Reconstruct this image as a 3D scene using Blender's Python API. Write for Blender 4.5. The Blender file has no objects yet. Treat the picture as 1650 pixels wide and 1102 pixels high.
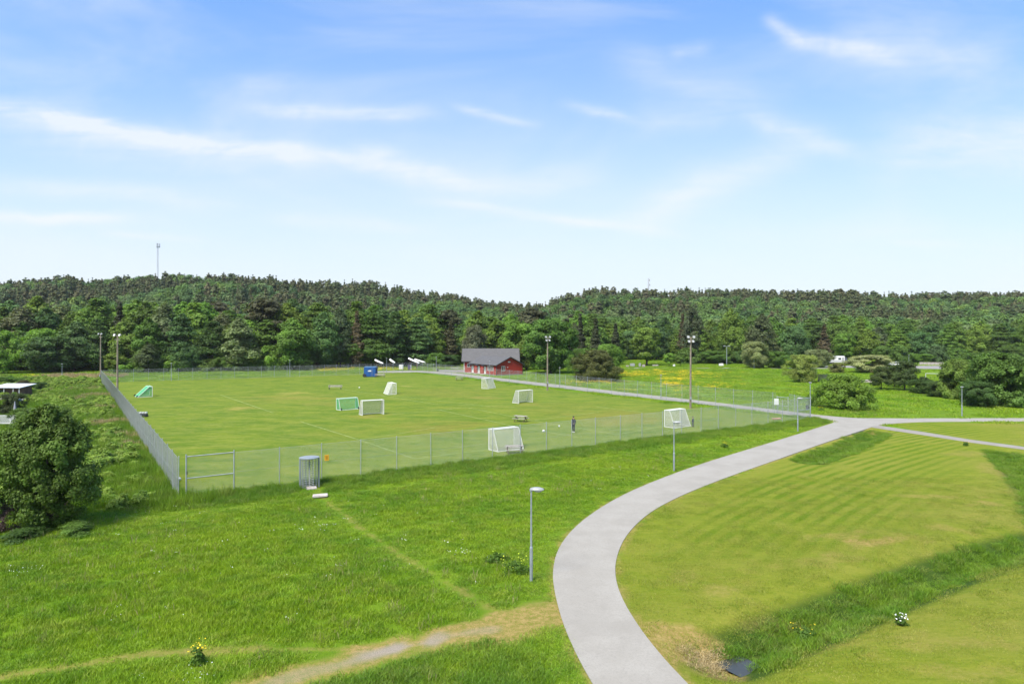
import bpy, bmesh, math, random
import numpy as np
from mathutils import Vector, Matrix
D = bpy.data
C = bpy.context.scene.collection
R = math.radians
H = 11.3; F = 1075.0; YH = 535.0; XC = 825.0      # camera height, focal length and horizon in photo pixels

# ------------------------------------------------------------------ camera, sky, sun, exposure
scene = bpy.context.scene
cam_d = D.cameras.new('camera'); cam = D.objects.new('camera', cam_d); C.objects.link(cam)
cam_d.sensor_width = 36.0; cam_d.lens = 36.0 * F / 1650.0
cam_d.shift_y = -(551.0 - YH) / 1650.0
cam_d.clip_start = 0.1; cam_d.clip_end = 6000
cam.location = (0, 0, H); cam.rotation_euler = (R(90), 0, 0)
scene.camera = cam
SUN_EL, SUN_AZ = 54.0, 215.0     # azimuth clockwise from +Y (the view direction)
sd = D.lights.new('sun', 'SUN'); sun = D.objects.new('sun', sd); C.objects.link(sun)
sd.energy = 3.0; sd.angle = R(24); sd.color = (1.0, 0.93, 0.81)
sv = Vector((math.sin(R(SUN_AZ)) * math.cos(R(SUN_EL)), math.cos(R(SUN_AZ)) * math.cos(R(SUN_EL)), math.sin(R(SUN_EL))))
sun.rotation_euler = sv.to_track_quat('Z', 'Y').to_euler()
sun.location = (0, -50, 80)
scene.view_settings.view_transform = 'Standard'
scene.view_settings.look = 'None'
scene.view_settings.exposure = 1.35
scene.view_settings.gamma = 1.0
scene.cycles.max_bounces = 6; scene.cycles.diffuse_bounces = 3; scene.cycles.transparent_max_bounces = 12
scene.cycles.use_denoising = True

class NT:
    """small helper to wire shader nodes"""
    def __init__(s, tree): s.t = tree; s.n = tree.nodes; s.l = tree.links
    def new(s, typ, **kw):
        n = s.n.new(typ)
        for k, v in kw.items(): setattr(n, k, v)
        return n
    def put(s, sock, v):
        if isinstance(v, bpy.types.NodeSocket): s.l.new(v, sock)
        elif v is not None: sock.default_value = v
    def m(s, op, a, b=None, c=None, clamp=False):
        n = s.new('ShaderNodeMath', operation=op, use_clamp=clamp)
        s.put(n.inputs[0], a)
        if b is not None: s.put(n.inputs[1], b)
        if c is not None: s.put(n.inputs[2], c)
        return n.outputs[0]
    def mix(s, f, a, b, mode='MIX'):
        n = s.new('ShaderNodeMix', data_type='RGBA', blend_type=mode)
        s.put(n.inputs[0], f)
        for i, v in ((6, a), (7, b)):
            if isinstance(v, (tuple, list)) and len(v) == 3: v = (*v, 1)
            s.put(n.inputs[i], v)
        return n.outputs[2]
    def ramp(s, v, lo, hi):
        n = s.new('ShaderNodeMapRange', interpolation_type='SMOOTHSTEP')
        s.put(n.inputs[0], v); n.inputs[1].default_value = lo; n.inputs[2].default_value = hi
        return n.outputs[0]
    def noise(s, vec, scale, detail=3, rough=.55, dist=0.0):
        n = s.new('ShaderNodeTexNoise'); s.put(n.inputs['Vector'], vec)
        n.inputs['Scale'].default_value = scale; n.inputs['Detail'].default_value = detail
        n.inputs['Roughness'].default_value = rough; n.inputs['Distortion'].default_value = dist
        return n.outputs['Fac']
    def xyz(s, x, y, z=0.0):
        n = s.new('ShaderNodeCombineXYZ'); s.put(n.inputs[0], x); s.put(n.inputs[1], y); s.put(n.inputs[2], z); return n.outputs[0]
    def sep(s, v):
        n = s.new('ShaderNodeSeparateXYZ'); s.put(n.inputs[0], v); return n.outputs
    def mapv(s, v, scale=(1, 1, 1), rot=(0, 0, 0)):
        n = s.new('ShaderNodeMapping'); s.put(n.inputs[0], v); n.inputs['Scale'].default_value = scale; n.inputs['Rotation'].default_value = rot
        return n.outputs[0]

world = D.worlds.new('World'); scene.world = world; world.use_nodes = True
w = NT(world.node_tree); w.n.clear()
wo = w.new('ShaderNodeOutputWorld'); bg = w.new('ShaderNodeBackground'); w.l.new(bg.outputs[0], wo.inputs[0])
sky = w.new('ShaderNodeTexSky', sky_type='NISHITA', sun_disc=False)
sky.sun_elevation = R(SUN_EL); sky.sun_rotation = R(SUN_AZ); sky.air_density = 1.0; sky.dust_density = 0.6; sky.ozone_density = 3.0
bg.inputs[1].default_value = 0.092
tc = w.new('ShaderNodeTexCoord'); dx, dy, dz = w.sep(tc.outputs['Generated'])
ay = w.m('MAXIMUM', w.m('ABSOLUTE', dy), 0.15)
U = w.m('DIVIDE', dx, ay); V = w.m('DIVIDE', dz, ay)      # slopes of the direction: where in the heavens a wisp hangs
UV = w.xyz(U, V)
wob = w.m('SUBTRACT', w.noise(w.mapv(UV, (2.2, 3.0, 1)), 2.0, 4), .5)
fib = w.noise(w.mapv(UV, (2.0, 16.0, 1), (0, 0, R(-12))), 2.6, 6, .62, .5)
fib2 = w.noise(w.mapv(UV, (3.0, 5.2, 1), (0, 0, R(-10))), 2.6, 7, .66, 1.0)
def streak(x0, y0, x1, y1, wd, amp, skew=.4):
    a = ((x0 - XC) / F, (YH - y0) / F); b = ((x1 - XC) / F, (YH - y1) / F)
    L = math.hypot(b[0] - a[0], b[1] - a[1]); d = ((b[0] - a[0]) / L, (b[1] - a[1]) / L)
    pu = w.m('SUBTRACT', U, a[0]); pv = w.m('SUBTRACT', V, a[1])
    t = w.m('DIVIDE', w.m('ADD', w.m('MULTIPLY', pu, d[0]), w.m('MULTIPLY', pv, d[1])), L)
    s = w.m('SUBTRACT', w.m('MULTIPLY', pv, d[0]), w.m('MULTIPLY', pu, d[1]))
    s = w.m('ADD', s, w.m('MULTIPLY', wob, .035 + wd / F * .8))
    q = w.m('DIVIDE', s, wd * 1.12 / F)
    g = w.m('EXPONENT', w.m('MULTIPLY', w.m('MULTIPLY', q, q), -1.0))
    e = w.m('MULTIPLY', w.ramp(t, -.12, .25), w.m('SUBTRACT', 1.0, w.ramp(t, .6, 1.12)))
    return w.m('MULTIPLY', w.m('MULTIPLY', g, e), amp * 1.0)
acc = None
for args in [(-60, 165, 780, 300, 14, .85), (-60, 180, 560, 290, 34, .45), (-80, 345, 270, 362, 9, .9), (400, 178, 720, 186, 10, .7),
             (730, 172, 870, 202, 6, .55), (900, 168, 1030, 197, 8, .5), (1230, 25, 1300, 75, 12, .45), (1260, 60, 1460, 103, 14, .7),
             (1200, 190, 1400, 250, 14, .55), (1000, 365, 1340, 215, 24, .6), (690, 325, 1110, 378, 7, .75), (1400, 250, 1800, 225, 48, .6),
             (980, 90, 1300, 210, 30, .3), (560, 240, 760, 300, 16, .5), (-60, 290, 420, 330, 16, .45), (420, 350, 720, 372, 10, .4),
             (1020, 200, 1180, 190, 26, .35), (160, 378, 330, 390, 5, .45), (1430, 388, 1560, 396, 5, .4), (380, 150, 480, 130, 16, .25),
             (1350, 60, 1700, 140, 40, .3), (700, 300, 1000, 290, 22, .35), (1080, 85, 1150, 72, 10, .3)]:
    v = streak(*args); acc = v if acc is None else w.m('ADD', acc, v)
tex = w.m('ADD', w.m('MULTIPLY', fib, 1.7), w.m('MULTIPLY', fib2, 1.6))
cl = w.m('MULTIPLY', acc, w.m('MAXIMUM', w.m('SUBTRACT', tex, .85), 0.0))
veil = w.m('MULTIPLY', w.ramp(w.noise(w.mapv(UV, (1.1, 3.4, 1), (0, 0, R(-8))), 1.7, 5, .55, .6), .40, .75), .42)
cl = w.m('MINIMUM', w.m('MAXIMUM', w.m('ADD', cl, veil), 0.0), .92)
hq = w.m('DIVIDE', w.m('MAXIMUM', V, 0.0), .30)
hz = w.m('EXPONENT', w.m('MULTIPLY', w.m('MULTIPLY', hq, hq), -1.0))
SKYTINT = (.60, .80, 1.1)
base = w.mix(1.0, sky.outputs[0], SKYTINT, 'MULTIPLY')
CL = (4.0, 4.15, 4.3)
c0 = w.mix(.25, base, (1.25, 3.0, 5.5))
c1 = w.mix(w.m('MULTIPLY', hz, .93), c0, (3.75, 4.05, 4.2))
c2 = w.mix(w.m('MULTIPLY', cl, .85), c1, CL)
w.l.new(c2, bg.inputs[0])

# ------------------------------------------------------------------ helpers
def G(px, py, z=0.0):
    """the ground point that the photograph shows at a pixel"""
    d = (H - z) * F / (py - YH)
    return Vector(((px - XC) * d / F, d, z))
def tag(o, label=None, cat=None, group=None, kind=None):
    if label: o['label'] = label
    if cat: o['category'] = cat
    if group: o['group'] = group
    if kind: o['kind'] = kind
    return o
def thing(name, label, cat, loc=(0, 0, 0), rz=0.0, group=None):
    o = D.objects.new(name, None); C.objects.link(o); o.empty_display_size = .2
    o.location = loc; o.rotation_euler = (0, 0, rz)
    return tag(o, label, cat, group)
def link(name, me, parent=None, smooth=False):
    o = D.objects.new(name, me); C.objects.link(o)
    if parent: o.parent = parent
    return o
def mesh_np(name, V_, Fq, mat=None, attr=None, smooth=False):
    """mesh from numpy arrays; Fq is (n,3) or (n,4)"""
    me = D.meshes.new(name); n = len(V_); k = Fq.shape[1]; m = len(Fq)
    me.vertices.add(n); me.vertices.foreach_set('co', np.asarray(V_, np.float32).ravel())
    me.loops.add(m * k); me.loops.foreach_set('vertex_index', np.asarray(Fq, np.int32).ravel())
    me.polygons.add(m); me.polygons.foreach_set('loop_start', np.arange(0, m * k, k, dtype=np.int32))
    me.polygons.foreach_set('loop_total', np.full(m, k, np.int32))
    if smooth: me.polygons.foreach_set('use_smooth', np.ones(m, bool))
    me.update(calc_edges=True)
    for an, av in (attr or {}).items():
        a = me.attributes.new(an, 'FLOAT', 'POINT'); a.data.foreach_set('value', np.asarray(av, np.float32))
    if mat: me.materials.append(mat)
    return me
def wires(P0, P1, r, n=3):
    """many thin prisms between point pairs"""
    P0 = np.asarray(P0, float); P1 = np.asarray(P1, float); d = P1 - P0; d /= np.linalg.norm(d, axis=1)[:, None]
    up = np.where(np.abs(d[:, 2:3]) > .9, np.array([[1., 0, 0]]), np.array([[0., 0, 1.]]))
    a = np.cross(d, up); a /= np.linalg.norm(a, axis=1)[:, None]; b = np.cross(d, a)
    V_ = []; 
    for k in range(n):
        t = 2 * math.pi * k / n; o = (a * math.cos(t) + b * math.sin(t)) * r
        V_.append(P0 + o); V_.append(P1 + o)
    V_ = np.stack(V_, 1).reshape(-1, 3); m = len(P0); base = np.arange(m)[:, None] * 2 * n; F_ = []
    for k in range(n):
        j = (k + 1) % n; F_.append(base + np.array([[2 * k, 2 * k + 1, 2 * j + 1, 2 * j]]))
    return V_, np.stack(F_, 1).reshape(-1, 4)
class MB:
    """collects solid shapes into one mesh"""
    def __init__(s): s.bm = bmesh.new()
    def box(s, c, size, rz=0.0, bevel=0.0, rot=None):
        M = Matrix.Translation(c) @ (rot if rot is not None else Matrix.Rotation(rz, 4, 'Z')) @ Matrix.Diagonal((*size, 1))
        r = bmesh.ops.create_cube(s.bm, size=1, matrix=M)
        if bevel:
            es = list({e for v in r['verts'] for e in v.link_edges})
            bmesh.ops.bevel(s.bm, geom=es, offset=bevel, segments=2, affect='EDGES')
        return s
    def bar(s, a, b, r0, r1=None, n=10):
        a = Vector(a); b = Vector(b); d = b - a
        M = Matrix.Translation((a + b) / 2) @ d.to_track_quat('Z', 'Y').to_matrix().to_4x4()
        bmesh.ops.create_cone(s.bm, cap_ends=True, segments=n, radius1=r0, radius2=r0 if r1 is None else r1, depth=d.length, matrix=M)
        return s
    def ball(s, c, r, sc=(1, 1, 1), rot=None, u=14, v=9):
        M = Matrix.Translation(c) @ (rot or Matrix()) @ Matrix.Diagonal((*[r * k for k in sc], 1))
        bmesh.ops.create_uvsphere(s.bm, u_segments=u, v_segments=v, radius=1, matrix=M); return s
    def face(s, pts):
        s.bm.faces.new([s.bm.verts.new(p) for p in pts]); return s
    def prism(s, pts, ext):
        """polygon extruded by vector ext"""
        a = [s.bm.verts.new(p) for p in pts]; b = [s.bm.verts.new(Vector(p) + Vector(ext)) for p in pts]
        s.bm.faces.new(a[::-1]); s.bm.faces.new(b)
        for i in range(len(pts)): s.bm.faces.new((a[i], a[(i + 1) % len(a)], b[(i + 1) % len(a)], b[i]))
        return s
    def build(s, name, mat, parent=None, smooth=False):
        bmesh.ops.recalc_face_normals(s.bm, faces=s.bm.faces)
        me = D.meshes.new(name); s.bm.to_mesh(me); s.bm.free()
        if smooth:
            for p in me.polygons: p.use_smooth = True
            try: me.set_sharp_from_angle(angle=R(40))
            except Exception: pass
        me.materials.append(mat)
        return link(name, me, parent)
def copy_tree(o, parent=None):
    c = o.copy(); C.objects.link(c)
    if parent: c.parent = parent
    for ch in [x for x in D.objects if x.parent == o]: copy_tree(ch, c)
    return c
def inpoly(X, Y, poly):
    ins = np.zeros(X.shape, bool); n = len(poly)
    for i in range(n):
        x0, y0 = poly[i][0], poly[i][1]; x1, y1 = poly[(i + 1) % n][0], poly[(i + 1) % n][1]
        if y0 == y1: continue
        c = ((y0 > Y) != (y1 > Y)) & (X < (x1 - x0) * (Y - y0) / (y1 - y0) + x0); ins ^= c
    return ins
def dpoly(X, Y, pts, closed=False):
    """distance to a polyline and the length along it"""
    best = np.full(X.shape, 1e9); along = np.zeros(X.shape); L0 = 0.0
    n = len(pts) if closed else len(pts) - 1
    for i in range(n):
        ax, ay = pts[i][0], pts[i][1]; bx, by = pts[(i + 1) % len(pts)][0], pts[(i + 1) % len(pts)][1]
        L = math.hypot(bx - ax, by - ay)
        if L < 1e-6: continue
        t = np.clip(((X - ax) * (bx - ax) + (Y - ay) * (by - ay)) / L / L, 0, 1)
        d = np.hypot(X - ax - t * (bx - ax), Y - ay - t * (by - ay)); m = d < best
        best = np.where(m, d, best); along = np.where(m, L0 + t * L, along); L0 += L
    return best, along
def vnoise(X, Y, s, seed=0):
    """smooth value noise in 0..1"""
    rs = np.random.RandomState(seed); T = rs.rand(256, 256)
    x = X / s; y = Y / s; xi = np.floor(x).astype(int); yi = np.floor(y).astype(int); fx = x - xi; fy = y - yi
    fx = fx * fx * (3 - 2 * fx); fy = fy * fy * (3 - 2 * fy)
    g = lambda i, j: T[(xi + i) % 256, (yi + j) % 256]
    return (g(0, 0) * (1 - fx) + g(1, 0) * fx) * (1 - fy) + (g(0, 1) * (1 - fx) + g(1, 1) * fx) * fy
def sst(a, b, x):
    t = np.clip((x - a) / (b - a), 0, 1); return t * t * (3 - 2 * t)
def GP(lst): return [tuple(G(*p)[:2]) for p in lst]
def smooth_line(pts, it=2):
    for _ in range(it):
        q = [pts[0]]
        for a, b in zip(pts[:-1], pts[1:]):
            q += [tuple(a[i] * .75 + b[i] * .25 for i in (0, 1)), tuple(a[i] * .25 + b[i] * .75 for i in (0, 1))]
        pts = q + [pts[-1]]
    return pts

# ------------------------------------------------------------------ materials
def mat(name, col, rough=.6, metal=0.0, var=.12, scale=3.0, bump=0.0, spec=.5, col2=None, bscale=None):
    m = D.materials.new(name); m.use_nodes = True; t = NT(m.node_tree); p = t.n['Principled BSDF']
    tc = t.new('ShaderNodeTexCoord'); f = t.noise(tc.outputs['Object'], scale, 4)
    c2 = col2 or tuple(min(1, c * (1 + var)) for c in col); c1 = col if col2 else tuple(c * (1 - var) for c in col)
    t.l.new(t.mix(t.ramp(f, .3, .7), c1, c2), p.inputs['Base Color'])
    p.inputs['Roughness'].default_value = rough; p.inputs['Metallic'].default_value = metal; p.inputs['Specular IOR Level'].default_value = spec
    if bump:
        b = t.new('ShaderNodeBump'); b.inputs['Strength'].default_value = bump
        t.l.new(t.noise(tc.outputs['Object'], bscale or scale * 8, 4), b.inputs['Height']); t.l.new(b.outputs[0], p.inputs['Normal'])
    return m
def foliage_mat(name, trans=.38, tintcol=None):
    """leaf colour = the object's own colour, varied leaf by leaf and clump by clump"""
    m = D.materials.new(name); m.use_nodes = True; t = NT(m.node_tree); p = t.n['Principled BSDF']; out = t.n['Material Output']
    oi = t.new('ShaderNodeObjectInfo'); at = t.new('ShaderNodeAttribute', attribute_name='tint'); tc = t.new('ShaderNodeTexCoord')
    if tintcol:
        cr = t.new('ShaderNodeValToRGB'); cr.color_ramp.elements.remove(cr.color_ramp.elements[1])
        for i, c in enumerate(tintcol):
            e = cr.color_ramp.elements[0] if i == 0 else cr.color_ramp.elements.new(i / len(tintcol)); e.color = (*c, 1); e.position = i / len(tintcol)
        t.l.new(oi.outputs['Random'], cr.inputs[0]); col = cr.outputs[0]
    else: col = oi.outputs['Color']
    f = t.noise(tc.outputs['Object'], .45, 3)
    k = t.m('MULTIPLY', t.m('ADD', t.m('MULTIPLY', at.outputs['Fac'], .9), .55), t.m('ADD', t.m('MULTIPLY', f, .9), .55))
    sc = t.new('ShaderNodeVectorMath', operation='SCALE'); t.l.new(col, sc.inputs[0]); t.l.new(k, sc.inputs['Scale'])
    yl = sc.outputs[0]
    t.l.new(yl, p.inputs['Base Color']); p.inputs['Roughness'].default_value = .6; p.inputs['Specular IOR Level'].default_value = .25
    if trans:
        tr = t.new('ShaderNodeBsdfTranslucent'); t.l.new(t.mix(1.0, yl, (1.1, 1.2, .5), 'MULTIPLY'), tr.inputs[0])
        mx = t.new('ShaderNodeMixShader'); mx.inputs[0].default_value = trans
        t.l.new(p.outputs[0], mx.inputs[1]); t.l.new(tr.outputs[0], mx.inputs[2]); t.l.new(mx.outputs[0], out.inputs[0])
    return m
def grass_mat(name, a, b, dry, dryamt=.2, patch=.12, trans=.2):
    m = D.materials.new(name); m.use_nodes = True; t = NT(m.node_tree); p = t.n['Principled BSDF']; out = t.n['Material Output']
    ge = t.new('ShaderNodeNewGeometry'); at = t.new('ShaderNodeAttribute', attribute_name='tint'); oi = t.new('ShaderNodeObjectInfo')
    n1 = t.noise(ge.outputs['Position'], patch, 5, .75); n2 = t.noise(ge.outputs['Position'], 1.1, 3)
    c = t.mix(t.ramp(t.m('ADD', t.m('MULTIPLY', n1, .7), t.m('MULTIPLY', n2, .3)), .38, .62), a, b)
    c = t.mix(t.m('MULTIPLY', t.ramp(oi.outputs['Random'], .6, 1.0), dryamt), c, dry)
    k = t.m('ADD', t.m('MULTIPLY', at.outputs['Fac'], .8), .6)
    sc = t.new('ShaderNodeVectorMath', operation='SCALE'); t.l.new(c, sc.inputs[0]); t.l.new(k, sc.inputs['Scale'])
    t.l.new(sc.outputs[0], p.inputs['Base Color']); p.inputs['Roughness'].default_value = .55; p.inputs['Specular IOR Level'].default_value = .3
    tr = t.new('ShaderNodeBsdfTranslucent'); t.l.new(t.mix(1.0, sc.outputs[0], (1.2, 1.2, .5), 'MULTIPLY'), tr.inputs[0])
    mx = t.new('ShaderNodeMixShader'); mx.inputs[0].default_value = trans
    t.l.new(p.outputs[0], mx.inputs[1]); t.l.new(tr.outputs[0], mx.inputs[2]); t.l.new(mx.outputs[0], out.inputs[0])
    return m
M_galv = mat('galvanised_steel', (.30, .33, .35), .45, .35, .15, 2.0)
M_wire = mat('fence_wire', (.33, .36, .35), .5, .3, .1, 1.0)
M_post = mat('fence_post', (.33, .36, .37), .5, .3, .15, 1.5)
M_lamp = mat('lamp_housing', (.30, .31, .30), .4, .1, .08, 4.0)
M_lens = mat('lamp_lens', (.42, .43, .41), .2, 0, .05, 4.0)
M_wood = mat('weathered_pole', (.20, .165, .12), .85, 0, .3, 1.2, .3)
M_white = mat('white_paint', (.62, .62, .59), .4, 0, .04, 2.0)
M_net = mat('white_netting', (.56, .57, .47), .8, 0, .06, 2.0)
M_gnet = mat('green_netting', (.10, .42, .20), .8, 0, .08, 2.0)
M_black = mat('black_rubber', (.015, .015, .017), .6, 0, .2, 5.0)
M_dark = mat('dark_metal', (.05, .055, .06), .5, .3, .2, 4.0)
M_red = mat('red_boards', (.31, .022, .012), .75, 0, .16, 1.6, .15, bscale=20)
M_roof = mat('grey_roof', (.092, .088, .084), .7, 0, .12, 1.5, .2)
M_roofdark = mat('dark_trim', (.03, .03, .034), .6, 0, .15, 2.0)
M_blue = mat('blue_steel', (.008, .07, .24), .45, 0, .12, 1.5)
M_glass = mat('window_glass', (.03, .04, .045), .08, 0, .3, 1.0)
M_conc = mat('concrete', (.42, .38, .34), .9, 0, .15, 4.0, .2)
M_orange = mat('orange_sign', (.85, .42, .02), .5, 0, .05, 4.0)
M_tile = mat('orange_tiles', (.27, .12, .075), .8, 0, .2, 2.0, .2)
M_bark = mat('bark', (.075, .055, .04), .9, 0, .35, 1.5, .4)
M_greywood = mat('grey_wood', (.32, .29, .25), .85, 0, .2, 3.0, .2)
M_brown = mat('brown_wood', (.13, .075, .045), .85, 0, .3, 2.0)
M_skin = mat('skin', (.48, .28, .20), .55, 0, .05, 8.0)
M_hair = mat('hair', (.03, .02, .015), .6, 0, .2, 20.0)
M_cloth = mat('black_cloth', (.012, .013, .018), .9, 0, .2, 10.0)
M_cloth2 = mat('dark_blue_cloth', (.02, .03, .06), .9, 0, .2, 10.0)
M_leaf = foliage_mat('leaves')
M_leafmix = foliage_mat('forest_leaves', .15, [(.100, .175, .030), (.070, .140, .036), (.145, .215, .036), (.080, .150, .044), (.055, .105, .030), (.130, .180, .062), (.092, .165, .034)])
M_needmix = foliage_mat('forest_needles', .08, [(.098, .126, .044), (.118, .122, .050), (.084, .118, .040), (.135, .122, .060), (.088, .126, .046)])

# ------------------------------------------------------------------ the lie of the land
SKY = [(-900, 455), (0, 458), (60, 456), (110, 450), (150, 457), (200, 453), (260, 448), (320, 447), (400, 453), (500, 458), (600, 464), (700, 477), (760, 484),
       (830, 488), (880, 488), (920, 479), (970, 472), (1050, 475), (1150, 471), (1250, 474), (1350, 473), (1450, 475), (1550, 470), (1650, 471), (2600, 468)]
YR = 560.0       # distance of the ridge
TREE = 15.0
def ridge(s):
    px = s * F + XC
    return (YH - np.interp(px, [a for a, b in SKY], [b for a, b in SKY])) / F * YR + H - TREE
D1 = smooth_line(GP([(1172, 1046), (1230, 1022), (1330, 983), (1450, 936), (1560, 897), (1650, 870), (1900, 815)]))
D2 = smooth_line(GP([(1305, 741), (1350, 726), (1412, 696)]))
D3 = smooth_line(GP([(1612, 728), (1655, 770), (1710, 850)]))
def height(X, Y):
    X = np.asarray(X, float); Y = np.asarray(Y, float)
    s = X / np.maximum(Y, 1.0); f = sst(235, YR, Y)
    z = np.maximum(ridge(s), 3) * (f * .62 + .38 * f * f)
    z = z + (vnoise(X, Y, 60, 5) - .5) * 9 * sst(260, 420, Y)
    for L, wd, dp in ((D1, 1.6, .85), (D2, 1.3, .5), (D3, 1.3, .5)):
        d, _ = dpoly(X, Y, L); z = z - dp * np.exp(-(d / wd) ** 2)
    near = 1 - sst(95, 130, Y)
    fenced = inpoly(X, Y, PITCH)
    return z
A_ = (-22.4, 45.3); 
Apt = G(296, 803); Cpt = G(1306, 676); Bpt = G(150, 617)
ex = (Cpt - Apt).normalized(); ey = Vector((-ex.y, ex.x, 0)); LF = (Cpt - Apt).length; WF = (Bpt - Apt).dot(ey)
P_A = Apt; P_C = Cpt; P_B = Apt + ey * WF; P_D = Cpt + ey * WF
PITCH = [tuple(p[:2]) for p in (P_A, P_C, P_D, P_B)]
print('pitch', LF, WF, P_A, P_B, P_C, P_D)

# path outlines from the photograph, laid on the ground
PATH = GP([(955, 1102), (930, 1058), (906, 1003), (893, 952), (890, 922), (897, 888), (918, 857), (952, 828), (1000, 799), (1050, 777), (1100, 758), (1160, 738),
           (1230, 717), (1285, 700), (1325, 687), (1345, 681), (1342, 678), (1320, 675), (1300, 672.6), (1240, 664.5), (1150, 653), (1000, 637), (900, 625), (800, 613), (740, 605.5), (690, 600.5), (640, 600),
           (590, 600.5), (590, 599), (640, 597.5), (690, 597.5), (740, 601.5), (800, 609), (900, 620), (1000, 631.5), (1150, 648), (1240, 659), (1320, 669), (1370, 673.6), (1420, 674.3), (1500, 674.3), (1700, 673.5),
           (1700, 679), (1500, 679.5), (1450, 681.5), (1412, 685.5), (1400, 690), (1330, 713), (1260, 738), (1180, 766), (1120, 789), (1078, 808), (1042, 829), (1010, 860), (994, 893), (990, 925), (1000, 962), (1030, 1012), (1068, 1060), (1108, 1102)])
PATH = [PATH[0]] + smooth_line(PATH, 2)[1:-1] + [PATH[-1]]
PATH = [(PATH[0][0] + 2.2, PATH[0][1] - 6.5)] + PATH + [(PATH[-1][0] + 2.0, PATH[-1][1] - 6.5)]
PATH2 = GP([(1400, 688), (1412, 685.2), (1484, 695.5), (1561, 708), (1650, 720), (1750, 734), (1750, 739), (1650, 724.5), (1561, 712.5), (1484, 700.5)])
CLINE = smooth_line(GP([(1030, 1102), (940, 940), (985, 850), (1200, 745), (1380, 683)]), 3)
LAWN = GP([(1108, 1102), (1030, 1012), (990, 925), (1010, 860), (1078, 808), (1260, 738), (1400, 690), (1412, 686), (1484, 700), (1561, 712), (1650, 724), (2600, 830), (2600, 1102)]) + [(60, 6), (4, 6)]
LAWN2 = GP([(1430, 683), (1480, 682), (1700, 682), (1700, 724), (1561, 708), (1484, 695)])
TRACK_G = smooth_line(GP([(380, 1125), (470, 1092), (600, 1055), (680, 1035), (740, 1022), (800, 1008)]))      # gravel
TRACK_L = smooth_line(GP([(-60, 1100), (120, 1072), (250, 1052), (400, 1046), (560, 1046), (680, 1034)]))
TRACK_D = smooth_line(GP([(505, 783), (520, 801), (570, 843), (640, 893), (720, 940), (790, 975)]))
DRY = smooth_line(GP([(760, 1020), (830, 1000), (885, 985)]))
STRAW = smooth_line(GP([(1110, 1020), (1150, 1050)]))
FL = [tuple(P_A[:2]), tuple(P_C[:2])]

# ground sheet: one grid, fine near the viewer, with zone values per vertex
def axis(lo, hi, breaks):
    """breaks: (limit, step)"""
    out = [lo]
    while out[-1] < hi:
        st = next(s for l, s in breaks if out[-1] < l); out.append(out[-1] + st)
    return np.array(out)
ys = axis(4, 1000, [(60, .22), (100, .45), (160, 1.2), (300, 4), (700, 9), (1600, 60)])
xs_h = axis(0, 1000, [(32, .25), (60, .5), (120, 2), (300, 8), (700, 16), (1500, 70)])
xs = np.concatenate([-xs_h[:0:-1], xs_h])
GX, GY = np.meshgrid(xs, ys)
GZ = height(GX, GY)
def patch(px, py, lx, ly, rot=0.0):
    g = G(px, py); c, s_ = math.cos(R(rot)), math.sin(R(rot)); u = ((GX - g.x) * c + (GY - g.y) * s_) / lx; v = (-(GX - g.x) * s_ + (GY - g.y) * c) / ly
    q = np.hypot(u, v) + (vnoise(GX, GY, .9, 41) - .5) * 1.3 + (vnoise(GX, GY, .35, 42) - .5) * .5; return 1 - sst(.35, 1.1, q)
bare = sum(patch(*a) * k for a, k in (((1345, 862, 2.6, .8, 12), .55), ((1400, 878, 3.0, .7, 25), .6), ((1530, 851, 1.8, .8, 0), .5), ((1575, 812, 2.2, 1.0, 0), .6), ((1500, 800, 4.5, .6, -4), .5), ((1168, 948, 2.0, .6, 20), .4), ((1090, 930, 1.2, .9, 40), .35),
    ((1440, 868, 3.5, .6, 20), .5), ((1320, 905, 3.0, .6, 20), .35), ((1415, 696, 1.2, 1.6, 0), 1.0), ((1090, 1025, 1.0, 1.2, 30), .8), ((1500, 1040, 2.5, 1.0, 10), .35), ((1300, 1030, 2.0, .8, 10), .3), ((1560, 1085, 2.0, .8, 0), .3), ((1240, 990, 2.0, .5, 15), .3), ((1600, 755, 3.5, 1.0, 60), .4), ((1555, 730, 3.0, 2.0, 0), .35)))
lawn = np.zeros(GX.shape); lawn[inpoly(GX, GY, LAWN) | inpoly(GX, GY, LAWN2)] = 1
dD1, _ = dpoly(GX, GY, D1); dD2, _ = dpoly(GX, GY, D2); dD3, _ = dpoly(GX, GY, D3)
ditch = np.maximum(np.maximum(1 - sst(1.2, 1.9, dD1), 1 - sst(1.1, 1.8, dD2)), 1 - sst(.9, 1.7, dD3))
nz = vnoise(GX, GY, .7, 2); nz2 = vnoise(GX, GY, 2.5, 3)
dg, ag = dpoly(GX, GY, TRACK_G); dl, _ = dpoly(GX, GY, TRACK_L); dd, _ = dpoly(GX, GY, TRACK_D); dy_, _ = dpoly(GX, GY, DRY); ds, _ = dpoly(GX, GY, STRAW)
gravel = (1 - sst(.0, .48, dg + (nz - .5) * .75)) * (.35 + .65 * sst(.2, .5, nz2))
dry = np.clip((1 - sst(.5, 1.4, dg + (nz - .5) * 1.2)) * .8 + (1 - sst(.08, .45, dl + (nz - .5) * .5)) * .6 + (1 - sst(.06, .36, dd + (nz - .5) * .6)) * .5
              + (1 - sst(.5, 1.5, dy_ + (nz2 - .5) * 1.6 + (nz - .5) * .6)) + (1 - sst(.7, 1.5, ds + (nz - .5) * 1.2)), 0, 1)
pdist, _ = dpoly(GX, GY, CLINE)
_a = G(1060, 862); _b = G(1400, 712); _d = (_b - _a).normalized()
al = (GX - _a.x) * _d.x + (GY - _a.y) * _d.y; stripe = -(GX - _a.x) * _d.y + (GY - _a.y) * _d.x + .0035 * (al - 12) ** 2
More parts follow.
